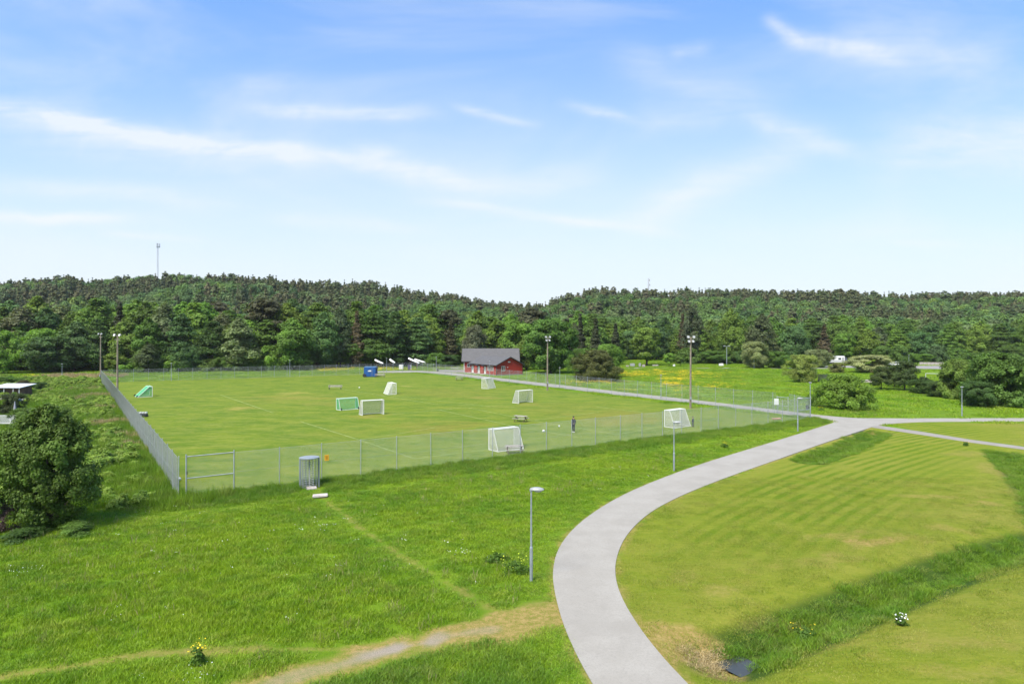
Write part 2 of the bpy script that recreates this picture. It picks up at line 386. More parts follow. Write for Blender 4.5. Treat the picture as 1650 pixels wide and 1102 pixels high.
pe, _ = dpoly(GX, GY, PATH, True); dry = np.clip(dry + bare + (1 - sst(.05, .38, pe + (nz - .5) * .35)) * .75, 0, 1)
me = None
idx = np.arange(GX.size).reshape(GX.shape)
quads = np.stack([idx[:-1, :-1], idx[:-1, 1:], idx[1:, 1:], idx[1:, :-1]], -1).reshape(-1, 4)
def ground_material():
    m = D.materials.new('ground_cover'); m.use_nodes = True; t = NT(m.node_tree); p = t.n['Principled BSDF']
    ge = t.new('ShaderNodeNewGeometry'); P = ge.outputs['Position']
    at = lambda n: t.new('ShaderNodeAttribute', attribute_name=n).outputs['Fac']
    n0 = t.noise(P, .05, 4, .6); n1 = t.noise(P, .4, 5, .65); n2 = t.noise(P, 3.5, 5, .7); n3 = t.noise(P, 18, 3, .7)
    meadow = t.mix(t.ramp(n1, .3, .7), (.088, .172, .006), (.145, .24, .010))
    meadow = t.mix(t.m('MULTIPLY', t.ramp(n0, .4, .65), .5), meadow, (.125, .20, .015))
    meadow = t.mix(t.m('MULTIPLY', t.ramp(n2, .45, .75), .4), meadow, (.04, .085, .007))
    st = t.m('SINE', t.m('ADD', t.m('MULTIPLY', at('stripe'), 6.4), t.m('MULTIPLY', t.m('SUBTRACT', n0, .5), 5)))
    PS = t.mapv(P, (.5, 1.6, 1), (0, 0, R(-28)))
    f1 = t.noise(PS, .9, 6, .75); f2 = t.noise(PS, .13, 4, .6); f3 = t.noise(P, 7, 4, .8)
    ln = t.mix(t.ramp(f1, .38, .60), (.115, .165, .020), (.225, .235, .050))
    ln = t.mix(t.m('MULTIPLY', t.ramp(f2, .42, .62), .6), ln, (.235, .215, .075))
    ln = t.mix(t.m('MULTIPLY', t.ramp(t.m('ADD', f1, t.m('MULTIPLY', f2, .8)), .98, 1.18), .7), ln, (.33, .27, .11))
    ln = t.mix(t.m('MULTIPLY', t.ramp(f3, .46, .7), .5), ln, (.33, .29, .12))
    ln = t.mix(t.m('MULTIPLY', t.ramp(t.noise(PS, 2.6, 6, .85), .50, .62), .6), ln, (.075, .130, .010))
    ln = t.mix(t.m('MULTIPLY', t.ramp(t.noise(PS, .45, 5, .75), .54, .66), .55), ln, (.085, .150, .012))
    stm = t.m('MULTIPLY', t.ramp(t.m('ADD', st, t.m('MULTIPLY', t.m('SUBTRACT', f1, .5), 3)), -.5, .8), t.m('MULTIPLY', t.ramp(at('pdist'), 2, 4), t.m('MULTIPLY', t.ramp(t.sep(P)[1], 30, 40), t.m('SUBTRACT', 1.0, t.ramp(at('pdist'), 9, 17)))))
    near = t.m('SUBTRACT', 1.0, t.ramp(at('pdist'), 10, 26))
    ln = t.mix(t.m('MULTIPLY', near, .45), ln, (.165, .22, .014))
    ln = t.mix(t.m('MULTIPLY', t.m('MULTIPLY', stm, t.ramp(t.noise(P, .3, 3), .25, .6)), .85), ln, (.085, .155, .005))
    ln = t.mix(1.0, ln, (1.0, .98, .60), 'MULTIPLY')
    c = t.mix(at('lawn'), meadow, ln)
    c = t.mix(at('ditch'), c, (.045, .085, .010))
    dryc = t.mix(t.ramp(n2, .3, .7), (.25, .17, .05), (.38, .27, .10))
    c = t.mix(t.m('MULTIPLY', at('dry'), t.ramp(t.m('ADD', n3, t.m('MULTIPLY', n2, .5)), .5, .85)), c, dryc)
    c = t.mix(at('gravel'), c, t.mix(t.ramp(n3, .3, .7), (.25, .21, .16), (.36, .31, .24)))
    t.l.new(c, p.inputs['Base Color']); p.inputs['Roughness'].default_value = .95; p.inputs['Specular IOR Level'].default_value = .1
    b = t.new('ShaderNodeBump'); b.inputs['Strength'].default_value = .8; b.inputs['Distance'].default_value = .08
    t.l.new(t.m('ADD', n2, n3), b.inputs['Height']); t.l.new(b.outputs[0], p.inputs['Normal'])
    return m
gm = mesh_np('ground', np.stack([GX.ravel(), GY.ravel(), GZ.ravel()], 1), quads, ground_material(),
             {'lawn': lawn.ravel(), 'ditch': ditch.ravel(), 'gravel': gravel.ravel(), 'dry': dry.ravel(), 'pdist': pdist.ravel(), 'stripe': stripe.ravel()}, True)
tag(link('ground', gm), kind='structure')

# asphalt paths: slabs with a real edge
def slab(name, poly, z0, z1, m):
    b = MB(); b.prism([(x, y, z0) for x, y in poly], (0, 0, z1 - z0)); bmesh.ops.triangulate(b.bm, faces=[f for f in b.bm.faces if len(f.verts) > 4])
    return tag(b.build(name, m), kind='structure')
def asphalt(name, a, b_):
    m = D.materials.new(name); m.use_nodes = True; t = NT(m.node_tree); p = t.n['Principled BSDF']
    P = t.new('ShaderNodeNewGeometry').outputs['Position']
    c = t.mix(t.ramp(t.noise(P, .5, 5, .6), .3, .7), a, b_)
    c = t.mix(t.m('MULTIPLY', t.ramp(t.noise(P, 14, 4, .9), .45, .62), .5), c, tuple(x * .80 for x in a))
    c = t.mix(t.m('MULTIPLY', t.ramp(t.noise(P, .22, 5, .7), .5, .6), .35), c, tuple(x * .86 for x in a))
    c = t.mix(t.m('MULTIPLY', t.ramp(t.noise(P, 3.0, 3, .6, 2.0), .62, .64), .25), c, tuple(x * .75 for x in a))
    c = t.mix(t.m('MULTIPLY', t.ramp(t.noise(t.mapv(P, (1, .25, 1)), 1.6, 5, .7), .6, .75), .3), c, tuple(x * .8 for x in a))
    t.l.new(c, p.inputs['Base Color']); p.inputs['Roughness'].default_value = .85
    b = t.new('ShaderNodeBump'); b.inputs['Strength'].default_value = .4; b.inputs['Distance'].default_value = .01
    t.l.new(t.noise(P, 60, 3), b.inputs['Height']); t.l.new(b.outputs[0], p.inputs['Normal'])
    return m
M_asph = asphalt('pale_asphalt', (.280, .258, .216), (.320, .298, .254))
slab('footpath', PATH, -.10, .035, M_asph)
slab('narrow_path', PATH2, -.10, .028, asphalt('gravel_path', (.24, .215, .18), (.29, .265, .22)))
M_grav = asphalt('parking_gravel', (.22, .205, .185), (.27, .255, .235))
slab('gravel_yard', GP([(700, 598.3), (690, 592.5), (715, 590), (752, 588.5), (775, 595), (790, 603), (745, 600.5)]), -.1, .02, M_grav)
slab('road', GP([(1375, 586.5), (1345, 585.5), (1325, 587.6), (1310, 591), (1340, 592), (1480, 594.5), (1545, 594.5), (1700, 594.5), (1700, 586.5), (1500, 586.5)]), -.1, .02, M_grav)
slab('back_path', GP([(1000, 592.2), (1350, 593.0), (1350, 594.0), (1000, 593.4)]), -.1, .02, M_grav)

# the football pitch
def pitch_material():
    m = D.materials.new('pitch_turf'); m.use_nodes = True; t = NT(m.node_tree); p = t.n['Principled BSDF']
    P = t.new('ShaderNodeNewGeometry').outputs['Position']
    S = t.mapv(P, (.7, 1.15, 1), (0, 0, R(-38)))
    S2 = t.mapv(P, (.5, 1.0, 1), (0, 0, R(10)))
    c = t.mix(t.ramp(t.noise(S, .22, 5, .65), .35, .65), (.082, .142, .016), (.132, .185, .022))
    c = t.mix(t.m('MULTIPLY', t.ramp(t.noise(S2, .30, 5, .7), .48, .7), .7), c, (.165, .20, .035))
    c = t.mix(t.m('MULTIPLY', t.ramp(t.noise(P, 1.6, 6, .8), .48, .72), .5), c, (.06, .115, .010))
    c = t.mix(t.m('MULTIPLY', t.ramp(t.noise(S2, .9, 6, .8), .52, .72), .4), c, (.22, .22, .06))
    # worn brownish ground at fixed places on the pitch
    for (px, py, r, col, k) in ((990, 672, 9, (.21, .17, .06), .8), (715, 632, 12, (.18, .17, .05), .7), (460, 641, 8, (.24, .20, .07), .8), (388, 658, 2.6, (.34, .26, .12), .9),
                                (470, 634, 3.0, (.36, .28, .13), .8), (700, 690, 7, (.19, .15, .05), .75), (596, 671, 2.6, (.28, .20, .09), .8), (520, 650, 5, (.22, .2, .07), .6),
                                (780, 641, 3, (.28, .21, .1), .7), (850, 651.5, 2, (.28, .2, .1), .7), (655, 622, 2.0, (.35, .3, .14), .8), (560, 700, 6, (.15, .17, .04), .5), (900, 660, 14, (.16, .17, .04), .6)):
        g = G(px, py); v = t.new('ShaderNodeVectorMath', operation='DISTANCE'); t.l.new(P, v.inputs[0]); v.inputs[1].default_value = g
        d = t.m('DIVIDE', v.outputs['Value'], r)
        d = t.m('ADD', d, t.m('MULTIPLY', t.m('SUBTRACT', t.noise(S, 1.6 / r, 6, .75), .5), 4.2))
        c = t.mix(t.m('MULTIPLY', t.m('SUBTRACT', 1.0, t.ramp(d, .0, 1.25)), k * .72), c, col)
    c = t.mix(t.m('MULTIPLY', t.ramp(t.noise(S2, 1.8, 7, .85), .5, .66), .45), c, (.26, .27, .08))
    c = t.mix(t.m('MULTIPLY', t.ramp(t.noise(S, .7, 7, .85), .52, .66), .5), c, (.055, .115, .012))
    c = t.mix(1.0, c, (.97, .97, .57), 'MULTIPLY')
    c = t.mix(t.m('MULTIPLY', t.ramp(t.noise(S2, .55, 8, .8), .46, .58), .45), c, (.205, .225, .040))
    c = t.mix(t.m('MULTIPLY', t.ramp(t.noise(t.mapv(P, (.5, 1.2, 1), (0, 0, R(4))), .4, 8, .8), .50, .62), .5), c, (.075, .145, .014))
    t.l.new(c, p.inputs['Base Color']); p.inputs['Roughness'].default_value = .95; p.inputs['Specular IOR Level'].default_value = .1
    b = t.new('ShaderNodeBump'); b.inputs['Strength'].default_value = .6; b.inputs['Distance'].default_value = .05
    t.l.new(t.noise(P, 6, 5, .75), b.inputs['Height']); t.l.new(b.outputs[0], p.inputs['Normal'])
    return m
inn = .3
q = [P_A + ex * inn + ey * inn, P_C - ex * inn + ey * inn, P_D - ex * inn - ey * inn, P_B + ex * inn - ey * inn]
fb = MB(); fb.face([(p.x, p.y, .004) for p in q]); tag(fb.build('football_pitch', pitch_material()), kind='structure')
# faint line markings
lm = D.materials.new('faded_line_paint'); lm.use_nodes = True; t = NT(lm.node_tree); p = t.n['Principled BSDF']
P = t.new('ShaderNodeNewGeometry').outputs['Position']
t.l.new(t.mix(t.ramp(t.noise(P, 1.2, 5, .7), .38, .62), (.29, .35, .14), (.15, .20, .045)), p.inputs['Base Color']); p.inputs['Roughness'].default_value = .9
mk = MB()
for L in ([(355, 636), (440, 665)], [(484, 679), (580, 709), (668, 739), (800, 722)], [(706, 660), (830, 687), (930, 704)], [(755, 657), (860, 678), (995, 700), (1065, 687)],
          [(862, 677), (965, 664)], [(545, 626), (700, 651), (830, 656)], [(632, 668), (755, 656)], [(620, 636), (790, 655)], [(960, 655), (1060, 668), (1150, 672)], [(575, 709), (640, 699), (700, 689)]):
    for a, b in zip(L[:-1], L[1:]):
        a = G(*a); b = G(*b); n_ = (b - a).normalized().cross(Vector((0, 0, 1))) * .055
        mk.face([(*(a + n_)[:2], .009), (*(b + n_)[:2], .009), (*(b - n_)[:2], .009), (*(a - n_)[:2], .009)])
tag(mk.build('pitch_markings', lm), kind='structure')
# water standing in the ditch
wm = D.materials.new('ditch_water'); wm.use_nodes = True; wp = wm.node_tree.nodes['Principled BSDF']
wt = NT(wm.node_tree); wt.l.new(wt.mix(wt.noise(wt.new('ShaderNodeNewGeometry').outputs['Position'], 2, 3), (.03, .033, .025), (.06, .06, .05)), wp.inputs['Base Color'])
wp.inputs['Roughness'].default_value = .12; wp.inputs['Specular IOR Level'].default_value = .4
wv = []; wf = []
for k, (x, y) in enumerate([q_ for q_ in D1 if math.hypot(q_[0] - D1[0][0], q_[1] - D1[0][1]) < 1.9]):
    nx, ny = D1[min(k + 1, len(D1) - 2)][1] - D1[max(k - 1, 0)][1], -(D1[min(k + 1, len(D1) - 2)][0] - D1[max(k - 1, 0)][0]); L = math.hypot(nx, ny); hw = .62 if k < 3 else .5
    wv += [(x + nx / L * hw, y + ny / L * hw, -.745), (x - nx / L * hw, y - ny / L * hw, -.745)]
    if k: wf.append((2 * k - 2, 2 * k - 1, 2 * k + 1, 2 * k))
tag(link('water', mesh_np('water', np.array(wv), np.array(wf), wm)), kind='structure')

# ------------------------------------------------------------------ trees
def leaves(rng, Pn, Nn, size, asp=1.5, tint=None):
    n = len(Pn); Nn = Nn / (np.linalg.norm(Nn, axis=1)[:, None] + 1e-9)
    r = rng.normal(size=(n, 3)); a = np.cross(Nn, r); a /= np.linalg.norm(a, axis=1)[:, None] + 1e-9; b = np.cross(Nn, a)
    s = (size * rng.uniform(.6, 1.3, n))[:, None]
    V_ = np.stack([Pn - a * s * asp / 2, Pn - b * s / 2, Pn + a * s * asp / 2, Pn + b * s / 2], 1).reshape(-1, 3)
    F_ = np.arange(4 * n).reshape(-1, 4); tt = np.repeat(rng.rand(n) if tint is None else tint, 4)
    return V_, F_, tt
SHAPES = {
    'round': lambda t: np.sqrt(np.clip(1 - (2 * t - 1) ** 2, 0, 1)) ** .8,
    'ovoid': lambda t: np.clip(np.sin(np.pi * np.clip(t, 0, 1) ** .75), 0, 1) ** .75,
    'alder': lambda t: np.clip((1 - t) ** .48 * (1 - np.exp(-t * 9)), 0, 1) * 1.05,
    'spruce': lambda t: np.clip((1 - t) ** .9 * (1 - np.exp(-t * 14)), 0.02, 1),
    'pine': lambda t: np.clip(np.sin(np.pi * np.clip(t * .9 + .1, 0, 1) ** 1.6), 0.05, 1) ** .6,
    'dome': lambda t: np.sqrt(np.clip(1 - t ** 2.2, 0, 1)),
}
def crown_np(seed, h0, h1, rad, shape, nblob, nleaf, lsize, flat=.55, blob=.30, droop=0.0, ledge=0.0, coh=1.0):
    """leaf faces gathered in clumps through the crown's volume"""
    rng = np.random.RandomState(seed); f = SHAPES[shape]
    t = rng.rand(nblob) ** .9; ang = rng.rand(nblob) * 2 * np.pi; rr = rng.rand(nblob) ** .45
    env = f(t) * rad * (1 + .22 * np.sin(ang * 2 + seed) + .12 * np.sin(ang * 3 + t * 7 + seed))
    br = rad * blob * rng.uniform(.6, 1.25, nblob) * np.clip(.35 + env / rad, .3, 1)
    rc = np.maximum(env - br * .6, 0) * rr
    z = h0 + t * (h1 - h0)
    if ledge: z = h0 + (np.round(t * ledge + rng.uniform(-.40, .40, nblob)) / ledge) * (h1 - h0)
    cx = np.cos(ang) * rc; cy = np.sin(ang) * rc
    k = rng.choice(nblob, nleaf, p=(br ** 2) / (br ** 2).sum())
    u = rng.normal(size=(nleaf, 3)); u /= np.linalg.norm(u, axis=1)[:, None]; u[:, 2] = np.where((u[:, 2] < -.35) & (rng.rand(nleaf) < .5), -u[:, 2], u[:, 2])
    q = rng.uniform(.15, 1.0, nleaf) ** .55 * np.where(rng.rand(nleaf) < .14, rng.uniform(1.0, 1.45, nleaf), 1.0)
    P = np.stack([cx[k] + u[:, 0] * br[k] * q, cy[k] + u[:, 1] * br[k] * q, np.minimum(z[k], h1 - br[k] * flat) + u[:, 2] * br[k] * flat * q - droop * (np.hypot(u[:, 0], u[:, 1]) ** 2) * br[k]], 1)
    P[:, 2] = np.maximum(P[:, 2], h0 * .6 + .05)
    cd = np.stack([P[:, 0] / rad, P[:, 1] / rad, (P[:, 2] - (h0 + h1) * .45) / (h1 - h0) * 2], 1)
    N = u * .55 * coh + cd * .7 * coh + rng.normal(size=(nleaf, 3)) * .55 + np.array([0, 0, .35])
    bt = rng.rand(nblob)
    return leaves(rng, P, N, lsize, 1.5, np.clip(.55 * bt[k] + .45 * rng.rand(nleaf), 0, 1)), (cx, cy, z, br)
def trunk_mesh(name, blobs, h, r, seed, nlimb=9, bark=None, base=0.0):
    rng = random.Random(seed); b = MB(); pts = []; x = y = 0.0; n = 6
    for i in range(n + 1):
        pts.append(Vector((x, y, h * i / n))); x += rng.uniform(-.03, .03) * h / 4; y += rng.uniform(-.03, .03) * h / 4
    for i in range(n): b.bar(pts[i], pts[i + 1] + (pts[i + 1] - pts[i]) * .04, r * (1.25 if i == 0 else 1) * (1 - i / (n + .6)), r * (1 - (i + 1) / (n + .6)), 7)
    cx, cy, z, br = blobs; ks = rng.sample(range(len(cx)), min(nlimb, len(cx)))
    for k in ks:
        e = Vector((cx[k], cy[k], z[k])); s = max(.12 * h, min(h * .85, z[k] - math.hypot(cx[k], cy[k]) * .6)); i = min(n - 1, int(s / h * n)); a = pts[i].lerp(pts[i + 1], s / h * n - i)
        mid = a.lerp(e, .55) + Vector((0, 0, -.03 * h)); rr = r * .42 * (1 - .5 * s / h)
        b.bar(a, mid, rr, rr * .65, 5); b.bar(mid, e, rr * .65, rr * .2, 5)
    bmesh.ops.recalc_face_normals(b.bm, faces=b.bm.faces); me = D.meshes.new(name); b.bm.to_mesh(me); b.bm.free(); me.materials.append(bark or M_bark)
    return me
PROTO = {}
def proto(key, seed, h, h0, rad, shape, nblob, nleaf, ls, r, **kw):
    nl = kw.pop('nlimb', 9)
    (V_, F_, tt), bl = crown_np(seed, h0, h, rad, shape, nblob, nleaf, ls, **kw)
    PROTO.setdefault(key, []).append((mesh_np('crown', V_, F_, M_leaf, {'tint': tt}), trunk_mesh('trunk', bl, h * (.93 if shape in ('spruce',) else .85), r, seed, nl), h, rad))
# each prototype is modelled at about its real size; copies are scaled a little
for s in range(5): proto('alder', 11 + s, 18, .8, 5.4, 'alder', 150, 15000, .36, .24, flat=.62, blob=.29, ledge=0 if s % 2 else 11)
for s in range(3): proto('broad', 31 + s, 16, 1.2, 5.6, 'ovoid', 110, 14000, .38, .3, flat=.75, blob=.28)
for s in range(2): proto('round', 41 + s, 13, .8, 6.4, 'round', 120, 15000, .38, .32, flat=.8, blob=.25)
for s in range(2): proto('birch', 51 + s, 17, 2.0, 4.4, 'ovoid', 90, 9000, .34, .18, flat=.9, blob=.28, droop=.55)
for s in range(3): proto('spruce', 61 + s, 19, .8, 3.4, 'spruce', 120, 7500, .40, .22, flat=.5, blob=.40)
for s in range(2): proto('pine', 71 + s, 17, 5.5, 3.4, 'pine', 45, 5000, .42, .2, flat=.6, blob=.42)
for s in range(2): proto('bush', 81 + s, 4.2, .1, 3.0, 'dome', 80, 10000, .22, .1, flat=.85, blob=.28)
tree_count = {}
KIND = {'alder': ('broadleaf_tree', 'tree'), 'broad': ('broadleaf_tree', 'tree'), 'round': ('broadleaf_tree', 'tree'), 'birch': ('birch_tree', 'tree'), 'spruce': ('spruce_tree', 'tree'), 'pine': ('pine_tree', 'tree'), 'bush': ('bush', 'bush')}
def tree(key, x, y, h, label, col, width=None, group=None, var=0, rz=None, name=None, cat=None, zoff=-.15, own=None):
    rng = random.Random(int(x * 37 + y * 101)); cm, tm, ph, pr = own or PROTO[key][var % len(PROTO[key])]
    z = float(height(np.array([x]), np.array([y]))[0]) + zoff
    nm, ct = KIND.get(key, ('tree', 'tree'))
    t = thing(name or nm, label, cat or ct, (x, y, z), rng.uniform(0, 6.28) if rz is None else rz, group)
    s = h / ph; sw = (width / 2 / pr) if width else s; t.scale = (sw, sw * rng.uniform(.94, 1.06), s)
    c = link('crown', cm, t); c.color = (*col, 1); tr = link('trunk', tm, t)
    return t
GREENS = {'mid': (.110, .190, .032), 'yel': (.155, .235, .036), 'dark': (.075, .135, .030), 'cool': (.094, .168, .050), 'grey': (.165, .200, .085), 'fresh': (.150, .265, .036),
          'pine': (.088, .090, .042), 'brown': (.150, .105, .065), 'ever': (.062, .072, .034)}
def jitter(c, rng, k=.16):
    m = 1 + rng.uniform(-k, k); return tuple(v * m * (1 + rng.uniform(-.06, .06)) for v in c)

def base_d(px):    # distance of the foot of the wood, by bearing
    return float(np.interp(px, [-200, 0, 300, 480, 560, 740, 860, 1000, 1300, 1700], [195, 192, 192, 200, 215, 222, 205, 262, 268, 262]))
rng = random.Random(7)
ZL = {0: 'behind the fenced pitch', 1: 'behind the red clubhouse', 2: 'beyond the yellow-flowered field'}
DESC = {'alder': 'layered dark alder', 'broad': 'full leafy tree', 'round': 'rounded broad tree', 'birch': 'pale drooping birch', 'spruce': 'pointed dark spruce', 'pine': 'brownish green pine'}
ROWN = ['in the front row', 'in the second row', 'in the third row', 'in the fourth row']
MARKS = [(0, 'at the left end of the wood'), (45, 'above the allotment'), (100, 'above the lamp among the weeds'), (150, 'left of the floodlight pole pair'), (195, 'right of the floodlight pole pair'), (233, 'above the lone green goal'),
         (280, 'above the lamp behind the fence'), (325, 'in the left stretch of wood'), (370, 'above the pitch left of the bench'), (420, 'left of the far fence lamp'), (467, 'above the far fence lamp'), (510, 'between fence lamp and bench'), (550, 'above the long pale bench'), (596, 'above the blue container'),
         (634, 'behind the small white boats'), (670, 'behind the long white boat'), (705, 'above the gravel yard lamp'), (745, 'left of the hall roof'), (790, 'behind the red clubhouse'), (835, 'right of the hall roof'), (885, 'behind the very large tree'), (925, 'left of the dark spruces'), (962, 'behind the dark bushy pine'),
         (1005, 'left of the round-crowned tree'), (1042, 'behind the round-crowned tree'), (1085, 'behind the small orchard trees'), (1125, 'behind the right floodlight pole'), (1171, 'behind the double lamp pole'), (1215, 'behind the greyish willow bush'), (1255, 'right of the greyish willow bush'), (1293, 'behind the round willow bush'),
         (1330, 'left of the motorhome'), (1365, 'right of the motorhome'), (1405, 'behind the wide pale willow'), (1445, 'behind the white car'), (1485, 'behind the left of the road'), (1525, 'behind the low board fence'), (1570, 'above the big thicket'), (1615, 'above the largest thicket bush'), (1655, 'at the right end of the wood')]
def mark(px): return min(MARKS, key=lambda a: abs(a[0] - px))[1]
WOOD = []
def settle(items):
    by = {}
    for o, px in items: by.setdefault(o['label'], []).append((px, o))
    for lb, L in by.items():
        L.sort(key=lambda a: a[0])
        if len(L) > 1:
            for (px, o), wd_ in zip(L, ['left', 'right'] if len(L) == 2 else ['left', 'middle', 'right', 'far right', 'last']): o['label'] = wd_ + ' ' + lb
def pick(row, px):
    r = rng.random()
    left = px < 760
    if row == 0:
        L = [('alder', .55), ('broad', .2), ('round', .12), ('birch', .10), ('spruce', .03)] if left else [('alder', .35), ('broad', .27), ('round', .18), ('birch', .17), ('spruce', .03)]
    else:
        L = [('alder', .3), ('broad', .35), ('round', .12), ('birch', .15), ('spruce', .04), ('pine', .04)]
    for k, p_ in L:
        r -= p_
        if r <= 0: return k
    return 'broad'
n_ind = 0
for row, (dd_, hl, hr, step) in enumerate([(0, 16.5, 13.5, 42), (9, 19.5, 15.0, 39), (20, 20.5, 15.5, 38), (34, 20.0, 15.5, 38)]):
    px = -90 + row * 13
    while px < 1740:
        zone = 0 if px < 700 else (1 if px < 980 else 2)
        d = base_d(px) + dd_ + rng.uniform(-3, 3)
        k = pick(row, px); hh = (hl if px < 700 else hr if px > 960 else (hl + hr) / 2) * rng.uniform(.86, 1.12)
        wdt = hh * rng.uniform(.66, .90) * {'spruce': .62, 'pine': .8, 'round': 1.1}.get(k, 1)
        if k == 'round': hh *= .85
        cc = {'alder': rng.choice(['mid', 'mid', 'yel', 'dark', 'cool']), 'broad': rng.choice(['mid', 'yel', 'fresh', 'cool']), 'round': rng.choice(['mid', 'cool', 'fresh']), 'birch': rng.choice(['grey', 'yel']), 'spruce': rng.choice(['ever', 'pine', 'dark']), 'pine': 'pine'}[k]
        if not (zone == 1 and row == 0 and px < 860):
            WOOD.append((tree(k, (px - XC) / F * d, d, hh, f"{DESC[k]} {ROWN[row]} {mark(px)}", jitter(GREENS[cc], rng), wdt, 'trees in the wood ' + ZL[zone], rng.randrange(5)), px)); n_ind += 1
        px += step * rng.uniform(.8, 1.25) * (1.0 if px < 760 else .92)
settle(WOOD); print('individual wood trees', n_ind)

# the wooded hills beyond: one mass that nobody could count
def scatter(name, P, rot, scl, protos, kind='stuff', label=None, seed=0):
    """one object whose points carry copies of the given loose meshes"""
    P = np.asarray(P, np.float32); n = len(P); rs = np.random.RandomState(seed)
    me = D.meshes.new(name); me.vertices.add(n); me.vertices.foreach_set('co', P.ravel())
    def fa(nm, v): a = me.attributes.new(nm, 'FLOAT', 'POINT'); a.data.foreach_set('value', np.asarray(v, np.float32))
    fa('rz', rot); fa('sx', scl[0]); fa('sz', scl[1])
    pk = me.attributes.new('pick', 'INT', 'POINT'); pk.data.foreach_set('value', rs.randint(0, len(protos), n).astype(np.int32))
    o = link(name, me); tag(o, label, kind=kind)
    ng = D.node_groups.new(name + '_nodes', 'GeometryNodeTree')
    ng.interface.new_socket('Geometry', in_out='INPUT', socket_type='NodeSocketGeometry'); ng.interface.new_socket('Geometry', in_out='OUTPUT', socket_type='NodeSocketGeometry')
    N = ng.nodes; L = ng.links; gi = N.new('NodeGroupInput'); go = N.new('NodeGroupOutput')
    def na(nm, ty='FLOAT'):
        x = N.new('GeometryNodeInputNamedAttribute'); x.data_type = ty; x.inputs[0].default_value = nm; return x.outputs[0]
    gj = N.new('GeometryNodeJoinGeometry')
    rotn = N.new('ShaderNodeCombineXYZ'); L.new(na('rz'), rotn.inputs[2])
    scn = N.new('ShaderNodeCombineXYZ'); sx = na('sx'); L.new(sx, scn.inputs[0]); L.new(sx, scn.inputs[1]); L.new(na('sz'), scn.inputs[2])
    pki = na('pick', 'INT')
    for i, pm in enumerate(protos):
        po = D.objects.new(name + '_piece', pm)
        oi = N.new('GeometryNodeObjectInfo'); oi.inputs[0].default_value = po
        cmp = N.new('FunctionNodeCompare'); cmp.data_type = 'INT'; cmp.operation = 'EQUAL'; L.new(pki, cmp.inputs[2]); cmp.inputs[3].default_value = i
        ip = N.new('GeometryNodeInstanceOnPoints'); L.new(gi.outputs[0], ip.inputs['Points']); L.new(cmp.outputs[0], ip.inputs['Selection'])
        L.new(oi.outputs['Geometry'], ip.inputs['Instance']); L.new(rotn.outputs[0], ip.inputs['Rotation']); L.new(scn.outputs[0], ip.inputs['Scale'])
        L.new(ip.outputs[0], gj.inputs[0])
    L.new(gj.outputs[0], go.inputs[0])
    md = o.modifiers.new('scatter', 'NODES'); md.node_group = ng
    return o
def lowtree(seed, h, h0, rad, shape, nb, nl, ls, m, **kw):
    (V_, F_, tt), bl = crown_np(seed, h0, h, rad, shape, nb, nl, ls, **kw)
    a = np.array([[0, 0, 0.]]); b = np.array([[0, 0, h * .9]]); W, WF_ = wires(a, b, .16, 5)
    return mesh_np('piece', np.vstack([V_, W]), np.vstack([F_, WF_ + len(V_)]), m, {'tint': np.concatenate([tt, np.zeros(len(W))])})
leafp = [lowtree(101 + s, 13, .5, 5.2, 'ovoid' if s % 2 else 'round', 12 + 3 * s, 3600, .55, M_leafmix, flat=.9, blob=.48, coh=1.6) for s in range(6)]
pinep = [lowtree(111 + s, 15, 3.0, 2.5, 'pine' if s % 2 else 'spruce', 40, 1500, .50, M_needmix, flat=.5, blob=.42) for s in range(4)]
rs = np.random.RandomState(4)
def hill_points(n, y0, y1):
    s = rs.uniform(-.92, .92, n); Y = np.sqrt(rs.uniform(0, 1, n) * (y1 ** 2 - y0 ** 2) + y0 ** 2); X = s * Y
    return X, Y
X, Y = hill_points(8200, 232, YR + 40)
bd = np.array([base_d(x / y * F + XC) for x, y in zip(X, Y)])
mix = vnoise(X, Y, 45, 8) + (Y - 330) / 500 + (rs.rand(len(X)) - .5) * .3
keep = (Y > bd + 46) & ~((np.abs(X / Y - 28 / F) < .018) & (Y > 380) & (Y < 440))
isn = mix > .72
for nm, sel, pr, sc0 in (('forest', keep & ~isn, leafp, 1.0), ('pine_forest', keep & isn, pinep, 1.0)):
    x = X[sel]; y = Y[sel]; n = len(x); z = height(x, y) - .3; k = rs.uniform(.78, 1.22, n) * sc0
    scatter(nm, np.stack([x, y, z], 1), rs.rand(n) * 6.28, (k * rs.uniform(.85, 1.15, n), k), pr, label='dense mixed wood covering the low hills behind the field' if nm == 'forest' else 'dark pines crowding the top of the low hills')
    print(nm, n)

